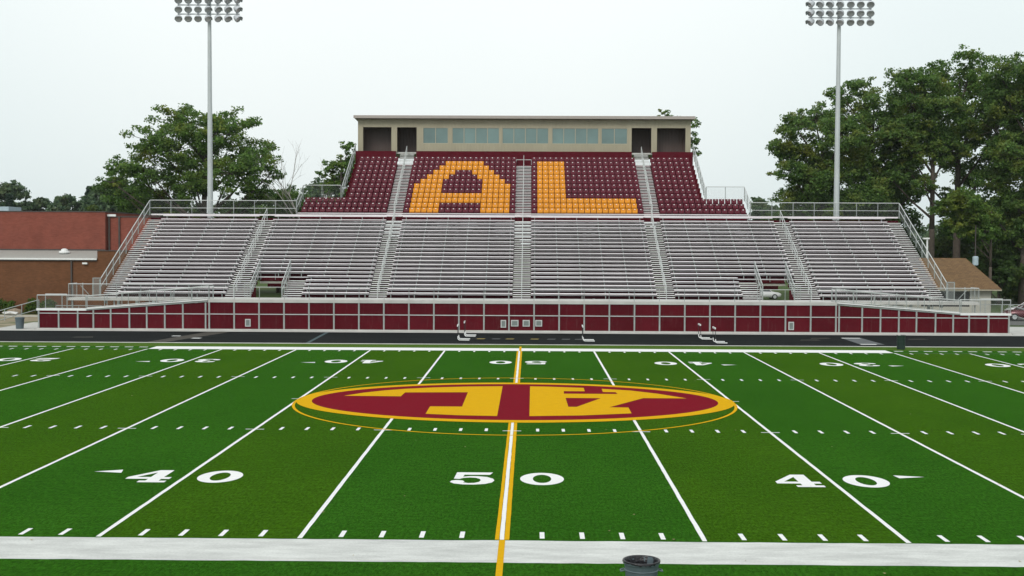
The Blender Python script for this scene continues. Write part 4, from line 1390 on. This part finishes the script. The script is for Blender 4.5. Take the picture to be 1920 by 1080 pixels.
def tree(lab, x, y, H, r, z0, seed, leaf='leaf_a', dens=1., lsize=.26, lobes=9, group=None, trunk_r=.35, squash=1., lean=0., name='broadleaf_tree', fork=.35, core=.4, LB=None):
    """H crown top, r crown radius, z0 crown bottom"""
    rnd = np.random.default_rng(seed)
    root = thing(name, lab, 'tree', (x, y, 0), group)
    zc, hz = (z0 + H) / 2, (H - z0) / 2
    tr = MB()
    zf = z0 + (H - z0) * fork
    tr.tube((0, 0, -.2), (lean * .3, 0, zf * .5), trunk_r * 1.15, trunk_r * .85, 10)
    tr.tube((lean * .3, 0, zf * .5), (lean * .6, 0, zf), trunk_r * .85, trunk_r * .6, 10)
    tr.tube((lean * .6, 0, zf), (lean, 0, H * .86), trunk_r * .6, trunk_r * .12, 8)
    L = []                                      # lobes: centre, radius
    for k in range(lobes):
        a = 2 * math.pi * (k + rnd.uniform(-.3, .3)) * .382 * 2.618
        a = k * 2.39996 + rnd.uniform(-.4, .4)
        h = (k + .5) / lobes
        zz = zc + hz * (-.72 + 1.42 * h) + rnd.uniform(-.08, .08) * hz
        e = math.sqrt(max(.05, 1 - ((zz - zc) / hz) ** 2))
        rr = r * e * rnd.uniform(.50, .78)
        lr = r * rnd.uniform(.34, .5) * (.75 + .25 * e)
        L.append((np.array([rr * math.cos(a) + lean * h, rr * math.sin(a) * squash, zz]), lr))
    L.append((np.array([lean, 0, H - r * .34]), r * .36))
    if LB: L = [(np.array([dx, rnd.uniform(-1, 1) * .32 * r, dz]), lr) for dx, dz, lr in LB]
    elif core: L.append((np.array([lean * .6, 0, zc + hz * .15]), r * core))
    C, Nn = [], []
    for c, lr in L:
        base = np.array([lean * .5, 0, max(z0 * .8, c[2] - lr * 1.1 - abs(c[0]) * .55)])
        base[2] = min(base[2], H * .75)
        mid = (base + c) / 2 + np.array([0, 0, -.04 * r])
        tr.tube(base, mid, trunk_r * .42, trunk_r * .26, 6)
        tr.tube(mid, c, trunk_r * .26, trunk_r * .12, 6)
        ncl = int(44 * dens * (lr / (r * .42)) ** 1.5)
        for q in range(ncl):
            d = rnd.normal(0, 1, 3); d[2] = d[2] * .8 + .12
            d /= np.linalg.norm(d)
            p = c + d * lr * rnd.uniform(.2, 1.) ** .6 * rnd.choice([1., 1., 1.12]) * np.array([1.05, 1.05, .8])
            cr_ = lr * rnd.uniform(.13, .27) * (2.2 / max(lr, 2.2)) ** .4
            if q % 4 == 0:
                tr.tube(c, p, trunk_r * .1, .03, 4, caps=False)
            n = int(58 * (cr_ / .8) ** 1.8 / (lsize / .26) ** 1.9) + 8
            u = rnd.normal(0, 1, (n, 3)); u /= np.linalg.norm(u, axis=1)[:, None]
            pts = p + np.clip(rnd.normal(0, 1, (n, 3)), -1.7, 1.7) * cr_ * np.array([.74, .74, .40])
            C.append(pts)
            nn = u * .8 + d * .4 + np.array([0, 0, .75])
            Nn.append(nn)
    C = np.concatenate(C); Nn = np.concatenate(Nn)
    tr.build('trunk', M['bark'], root, local=True, smooth=True)
    leaf_mesh('crown', C, Nn, lsize, M[leaf], root, rnd)
    return root

def spruce(lab, x, y, H, r, seed, group):
    rnd = np.random.default_rng(seed)
    root = thing('spruce_tree', lab, 'tree', (x, y, 0), group)
    MB().tube((0, 0, -.2), (0, 0, H * .97), .3, .03, 8).build('trunk', M['bark'], root, local=True)
    C, Nn = [], []
    z = H * .1
    while z < H * .99:
        t = 1 - z / H
        R = r * (t ** .85) + .15
        for k in range(9):
            a = rnd.uniform(0, 6.283)
            RR = R * rnd.uniform(.7, 1.1)
            s = np.linspace(.1, 1, 16)
            n = 16 * 5
            ss = np.repeat(s, 5) + rnd.normal(0, .03, n)
            p = np.stack([math.cos(a) * ss * RR, math.sin(a) * ss * RR, z - ss * RR * .25 + ss ** 2 * RR * .1], 1) + rnd.normal(0, .16, (n, 3)) * (1.1 - ss[:, None] * .6)
            C.append(p); Nn.append(np.tile([math.cos(a) * .4, math.sin(a) * .4, .8], (n, 1)))
        z += .55 * (.5 + t)
    leaf_mesh('crown', np.concatenate(C), np.concatenate(Nn), .3, M['needle'], root, rnd)

def bare_tree(lab, x, y, H, seed):
    rnd = random.Random(seed)
    root = thing('bare_tree', lab, 'tree', (x, y, 0))
    tr, tw = MB(), MB()
    def grow(p, d, l, r, lev):
        q = p + d * l
        (tr if lev < 1 else tw).tube(p, q, r * .8, r * .5, 5, caps=False)
        if lev >= 5: return
        for k in range(3 if lev < 3 else 2):
            nd = (d + Vector((rnd.uniform(-.75, .75), rnd.uniform(-.75, .75), rnd.uniform(-.1, .45)))).normalized()
            grow(p.lerp(q, rnd.uniform(.55, 1.)), nd, l * rnd.uniform(.55, .8), r * .55, lev + 1)
    grow(Vector((0, 0, -.2)), Vector((0, 0, 1)), H * .36, .2, 0)
    tr.build('trunk', M['bark'], root, local=True)
    tw.build('twigs', M['bare_twig'], root, local=True)

LB_MAPLE = [(-3.16, 20.28, 2.51), (-0.58, 19.22, 2.87), (3.43, 19.94, 2.39), (2.11, 18.33, 2.99), (-4.97, 17.53, 2.51), (-2.1, 16.53, 3.29), (1.5, 15.65, 3.29), (5.1, 17.15, 2.51), (6.89, 15.37, 2.27), (-8.11, 14.9, 2.15), (-5.41, 14.13, 2.87), (-1.81, 13.55, 2.87), (4.19, 13.87, 2.99), (-8.85, 12.93, 1.43), (7.79, 13.77, 1.55), (-7.54, 11.14, 2.03), (5.98, 11.79, 2.03), (-3.93, 11.33, 2.15), (-4.54, 9.36, 1.79), (4.48, 9.99, 1.43), (-4.4, 9.6, 2.2), (-6.6, 10.8, 2.0), (3.2, 10.6, 1.8), (0.2, 12.6, 2.4), (6.4, 11.6, 1.9)]
LB_R1 = [(-3.18, 19.53, 1.93), (-0.51, 20.61, 2.29), (-4.82, 17.44, 1.56), (-1.95, 16.86, 2.71), (1.6, 18.36, 2.89), (-4.01, 14.46, 2.05), (-0.42, 13.88, 3.01), (2.85, 14.79, 3.01), (-3.07, 11.48, 2.29), (1.11, 10.9, 2.89), (4.68, 11.81, 2.89)]
LB_R2 = [(-3.53, 23.58, 1.84), (-0.81, 24.2, 2.21), (1.34, 22.26, 2.58), (-2.29, 21.34, 2.58), (0.18, 18.92, 3.2), (3.2, 19.84, 2.34), (-1.61, 16.79, 3.07), (2.05, 15.58, 2.77), (0.28, 12.53, 2.95), (3.23, 18.02, 2.21), (1.54, 9.79, 2.46), (3.2, 14.6, 2.4), (2.6, 11.6, 2.3), (4.6, 12.6, 1.7), (-0.4, 10.2, 2.4)]
LB_R3 = [(-3.65, 24.49, 1.91), (-0.99, 24.2, 2.39), (-2.43, 21.84, 2.75), (0.53, 21.56, 2.63), (-2.97, 18.89, 2.63), (-0.3, 18.19, 2.99), (1.49, 16.84, 2.27), (-2.33, 16.24, 1.79), (-3.2, 15.6, 1.5), (-4.4, 13.6, 1.6), (-1.4, 13.2, 1.3)]
LB_R4 = [(-2.3, 26.67, 1.87), (0.75, 27.41, 2.37), (-0.55, 24.65, 2.99), (2.82, 24.97, 2.87), (1.35, 21.59, 3.43), (4.4, 22.52, 2.74), (-0.45, 19.12, 2.74), (3.25, 18.52, 3.24), (5.43, 16.99, 2.62), (0.21, 16.35, 2.12), (2.71, 14.51, 2.49), (-3.4, 14.2, 1.6), (-1.2, 12.2, 1.6)]
LB_R5 = [(-2.62, 25.14, 2.24), (-0.6, 25.44, 2.24), (-1.41, 22.53, 3.06), (0.95, 20.51, 3.24), (-2.51, 19.34, 2.59), (-1.0, 16.43, 3.06), (1.65, 14.7, 3.53), (-2.69, 13.81, 2.24), (-0.62, 11.77, 2.71), (-2.91, 10.01, 2.12), (0.9, 8.57, 2.83), (-1.41, 7.68, 2.12)]
LB_YG = [(-3.34, 11.3, 1.71), (-4.74, 10.45, 1.37), (-1.91, 9.89, 1.6), (-3.58, 8.76, 1.71), (-1.59, 7.92, 1.48), (0.08, 9.05, 1.37)]
LB_PB = [(0.74, 17.12, 1.07), (1.33, 15.65, 1.42), (0.02, 15.05, 1.42), (-1.46, 14.57, 1.19), (0.62, 13.28, 1.78), (-1.17, 12.68, 1.42), (0.02, 10.91, 1.66), (2.1, 13.88, 1.42), (1.69, 11.39, 1.54)]
LB_PBR = [(-0.88, 21.53, 0.81), (0.18, 20.67, 1.25), (1.91, 20.25, 1.25), (2.55, 18.58, 1.12), (3.05, 17.47, 0.87), (1.01, 18.09, 1.62), (-0.22, 16.85, 1.25)]
GT = 'trees behind the stand'
tree('large round maple behind the left floodlight pole', -36.4, 113, 22.6, 11.0, 5.6, 11, 'leaf_a', 1.75, .155, 15, GT, .5, lean=.8, core=.34, LB=LB_MAPLE)
tree('dark low tree at the left foot of the large round maple', -47.3, 124, 14.2, 5.6, 2.0, 12, 'leaf_c', 1., .17, 8, GT, .3)
tree('yellow green bushy tree under the right side of the large maple', -27.6, 122, 13.4, 5.0, 3.0, 31, 'leaf_b', .8, .17, 8, GT, .3)
tree('leafy tree touching the left side of the press box', -20.4, 112, 18.6, 4.9, 6.5, 13, 'leaf_a', 1.0, .155, 9, GT, .3, LB=LB_PB)
tree('narrow tree peeping over the right corner of the press box roof', 17.0, 119, 22.6, 4.6, 5.5, 14, 'leaf_b', .75, .155, 9, GT, .3, LB=LB_PBR)
tree('low dark tree behind the left end of the rear bench rail', -42.6, 131, 12.2, 5.4, .8, 61, 'leaf_c', 1.2, .19, 8, GT, .3)
tree('low dark green tree directly behind the left floodlight pole base', -37.0, 135, 12.2, 5.6, .8, 62, 'leaf_c', 1.2, .19, 8, GT, .3)
tree('low olive tree right of the left floodlight pole base', -31.6, 133, 11.8, 5.4, .8, 63, 'leaf_b', 1.2, .19, 8, GT, .3)
bare_tree('leafless grey tree between the large maple and the press box', -24.4, 112, 23, 7)
tree('low faded tree below the bare grey tree', -26.6, 138, 15.2, 5.4, 3.0, 16, 'leaf_far', .8, .25, 7, GT, .25)
# right group
GRT = 'tall trees to the right of the stand'
tree('leftmost of the tall trees right of the stand, behind the floodlight pole', 33.4, 114, 21.9, 6.7, 5.4, 21, 'leaf_b', 1.4, .155, 12, GRT, .4, LB=LB_R1)
tree('tall tree just right of the floodlight pole, crown above the stand end', 39.8, 117, 26.6, 7.8, 6.2, 22, 'leaf_b', 1.35, .155, 13, GRT, .42, LB=LB_R2)
tree('bare-trunked tall tree rising left behind the shingled roof', 45.4, 113, 26.8, 5.8, 11.0, 23, 'leaf_b', 1.3, .155, 11, GRT, .36, LB=LB_R3)
tree('tallest tree with thick trunk behind the ridge of the shingled roof', 50.2, 119, 29.6, 8.4, 11.5, 24, 'leaf_a', 1.3, .155, 14, GRT, .46, LB=LB_R4)
tree('tall tree at the right edge with low drooping branches', 54.8, 111, 27.4, 7.2, 7.0, 25, 'leaf_b', 1.35, .155, 13, GRT, .45, lean=.5, LB=LB_R5)
tree('outermost tall tree cut by the right edge of the view', 60.6, 118, 30.0, 7.5, 6, 26, 'leaf_c', 1.1, .17, 12, GRT, .5)
tree('yellow green young tree in front of the tall trunks', 49.6, 106.5, 12.6, 3.4, 6.2, 27, 'leaf_a', 1.0, .15, 8, GRT, .18, LB=LB_YG)
tree('dark understorey tree behind the transformer pole', 55.6, 126, 13, 6.2, .8, 28, 'leaf_c', 1.1, .19, 9, GRT, .3)
tree('dark understorey tree at the far right beyond the fence', 61, 121, 15, 6.4, .6, 29, 'leaf_c', 1.2, .19, 9, GRT, .3)
tree('shrubby dark tree filling the gap right of the shingled roof', 52.8, 112.5, 7.4, 3.6, .4, 30, 'leaf_c', 1.2, .17, 7, GRT, .2)
tree('shrubby dark tree behind the parked cars', 56.6, 113, 8.6, 3.8, .5, 38, 'leaf_c', 1.2, .17, 7, GRT, .2)
tree('dark bushy tree behind the right floodlight pole base', 35.5, 128, 14.5, 6.0, 1.5, 33, 'leaf_c', 1.0, .19, 9, GRT, .3)
tree('dark bushy tree behind the upper right corner of the benches', 45.6, 134, 15.2, 6.2, 1.2, 34, 'leaf_c', 1.0, .19, 9, GRT, .3)
# far trees
GF = 'distant trees on the horizon'
tree('far tree cut by the left edge above the brick building', -106.5, 222, 18.6, 6.4, 2, 41, 'leaf_far', 1.4, .34, 9, GF)
spruce('small dark far spruce, leftmost of the two spruces', -101.5, 218, 15.4, 2.6, 42, GF)
tree('far pale green tree, first of the row right of the leftmost spruce', -98.3, 226, 15.4, 4.6, 1.5, 43, 'leaf_far', 1.6, .34, 8, GF)
tree('far pale green tree, broadest of the horizon row', -92.6, 224, 16.0, 5.6, 1.5, 44, 'leaf_far', 1.6, .34, 9, GF)
tree('far rounded tree beside the larger spruce', -88.4, 232, 14.8, 3.8, 1.5, 47, 'leaf_far', 1.6, .34, 8, GF)
spruce('taller dark far spruce near the large maple', -85.0, 216, 16.8, 4.0, 45, GF)
tree('far bluish tree behind the gym roof near the large maple', -78.5, 212, 19.0, 6.4, 1.5, 46, 'leaf_far', 1.5, .34, 10, GF)
tree('far low tree filling the gap left of the horizon row', -103.8, 230, 14.6, 3.8, 1.5, 50, 'leaf_far', 1.5, .34, 8, GF)
tree('far low tree between the rounded tree and the gym roof', -82.0, 236, 15.0, 4.2, 1.5, 51, 'leaf_far', 1.5, .34, 8, GF)
tree('small far tree seen past the right end of the upper chairs', 46.0, 222, 15.8, 3.8, 1.5, 48, 'leaf_far', 1.3, .34, 8, GF)
tree('second small far tree right of the upper chairs, lower and wider', 50.0, 228, 14.4, 4.6, 1.5, 49, 'leaf_far', 1.3, .34, 8, GF)

# far wood behind everything, one mass
rnd = np.random.default_rng(77)
C, Nn = [], []
for k in range(150):
    x = rnd.uniform(-190, 210)
    if -30 < x < 25 and rnd.uniform() < .2: continue
    y = rnd.uniform(262, 290)
    h = rnd.uniform(7, 12.5)
    w = rnd.uniform(3, 5.5)
    n = 420
    u = rnd.normal(0, 1, (n, 3)); u /= np.linalg.norm(u, axis=1)[:, None]
    p = np.array([x, y, h * .5]) + u * np.array([w, w, h * .52]) * rnd.uniform(.6, 1.05, (n, 1))
    C.append(p); Nn.append(u + np.array([0, 0, .6]))
fw_ = leaf_mesh('far_wood', np.concatenate(C), np.concatenate(Nn), .7, M['leaf_far'], None, rnd)
fw_['kind'] = 'stuff'
fw_['label'] = 'distant wood along the horizon behind the stand'

# clipped shrubs by the brick wall
def shrub(lab, x, y, rx, ryy, h, seed):
    rnd = np.random.default_rng(seed)
    o = thing('shrub', lab, 'shrub', (x, y, 0), 'clipped shrubs along the brick wall')
    n = 1500
    u = rnd.normal(0, 1, (n, 3)); u[:, 2] = np.abs(u[:, 2]); u /= np.linalg.norm(u, axis=1)[:, None]
    k = 1 + .12 * np.sin(u[:, :1] * 7 + seed) + rnd.normal(0, .05, (n, 1))
    p = np.sign(u) * np.abs(u) ** .7 * np.array([rx, ryy, h]) * k * rnd.uniform(.7, 1., (n, 1)) + np.array([0, 0, .05])
    leaf_mesh('crown', p, u + np.array([0, 0, .5]), .1, M['shrub'], o, rnd)
    m = MB()
    for a in range(5):
        m.tube((0, 0, -.05), (rx * .5 * math.cos(a * 1.26), ryy * .5 * math.sin(a * 1.26), h * .6), .03, .015, 5)
    m.build('stem', M['bark'], o, local=True)
shrub('clipped green shrub at the left edge against the brick wall', -46.9, 84.9, 1.0, .6, 1.15, 3)
shrub('wider clipped green shrub nearest the maroon wall corner', -43.6, 84.9, 1.55, .65, 1.25, 4)

# thin summer haze over the whole place
hz_m = bpy.data.materials.new('haze_air'); hz_m.use_nodes = True
hn, hl = hz_m.node_tree.nodes, hz_m.node_tree.links
for n_ in list(hn):
    if n_.type != 'OUTPUT_MATERIAL': hn.remove(n_)
pv = hn.new('ShaderNodeVolumePrincipled')
pv.inputs['Color'].default_value = (.90, .95, .97, 1)
pv.inputs['Density'].default_value = .0001
pv.inputs['Anisotropy'].default_value = .2
hl.new(pv.outputs[0], [n_ for n_ in hn if n_.type == 'OUTPUT_MATERIAL'][0].inputs['Volume'])
hb = MB().box(-960, 960, -230, 1560, -1.2, 40).build('haze', hz_m)
hb['kind'] = 'stuff'
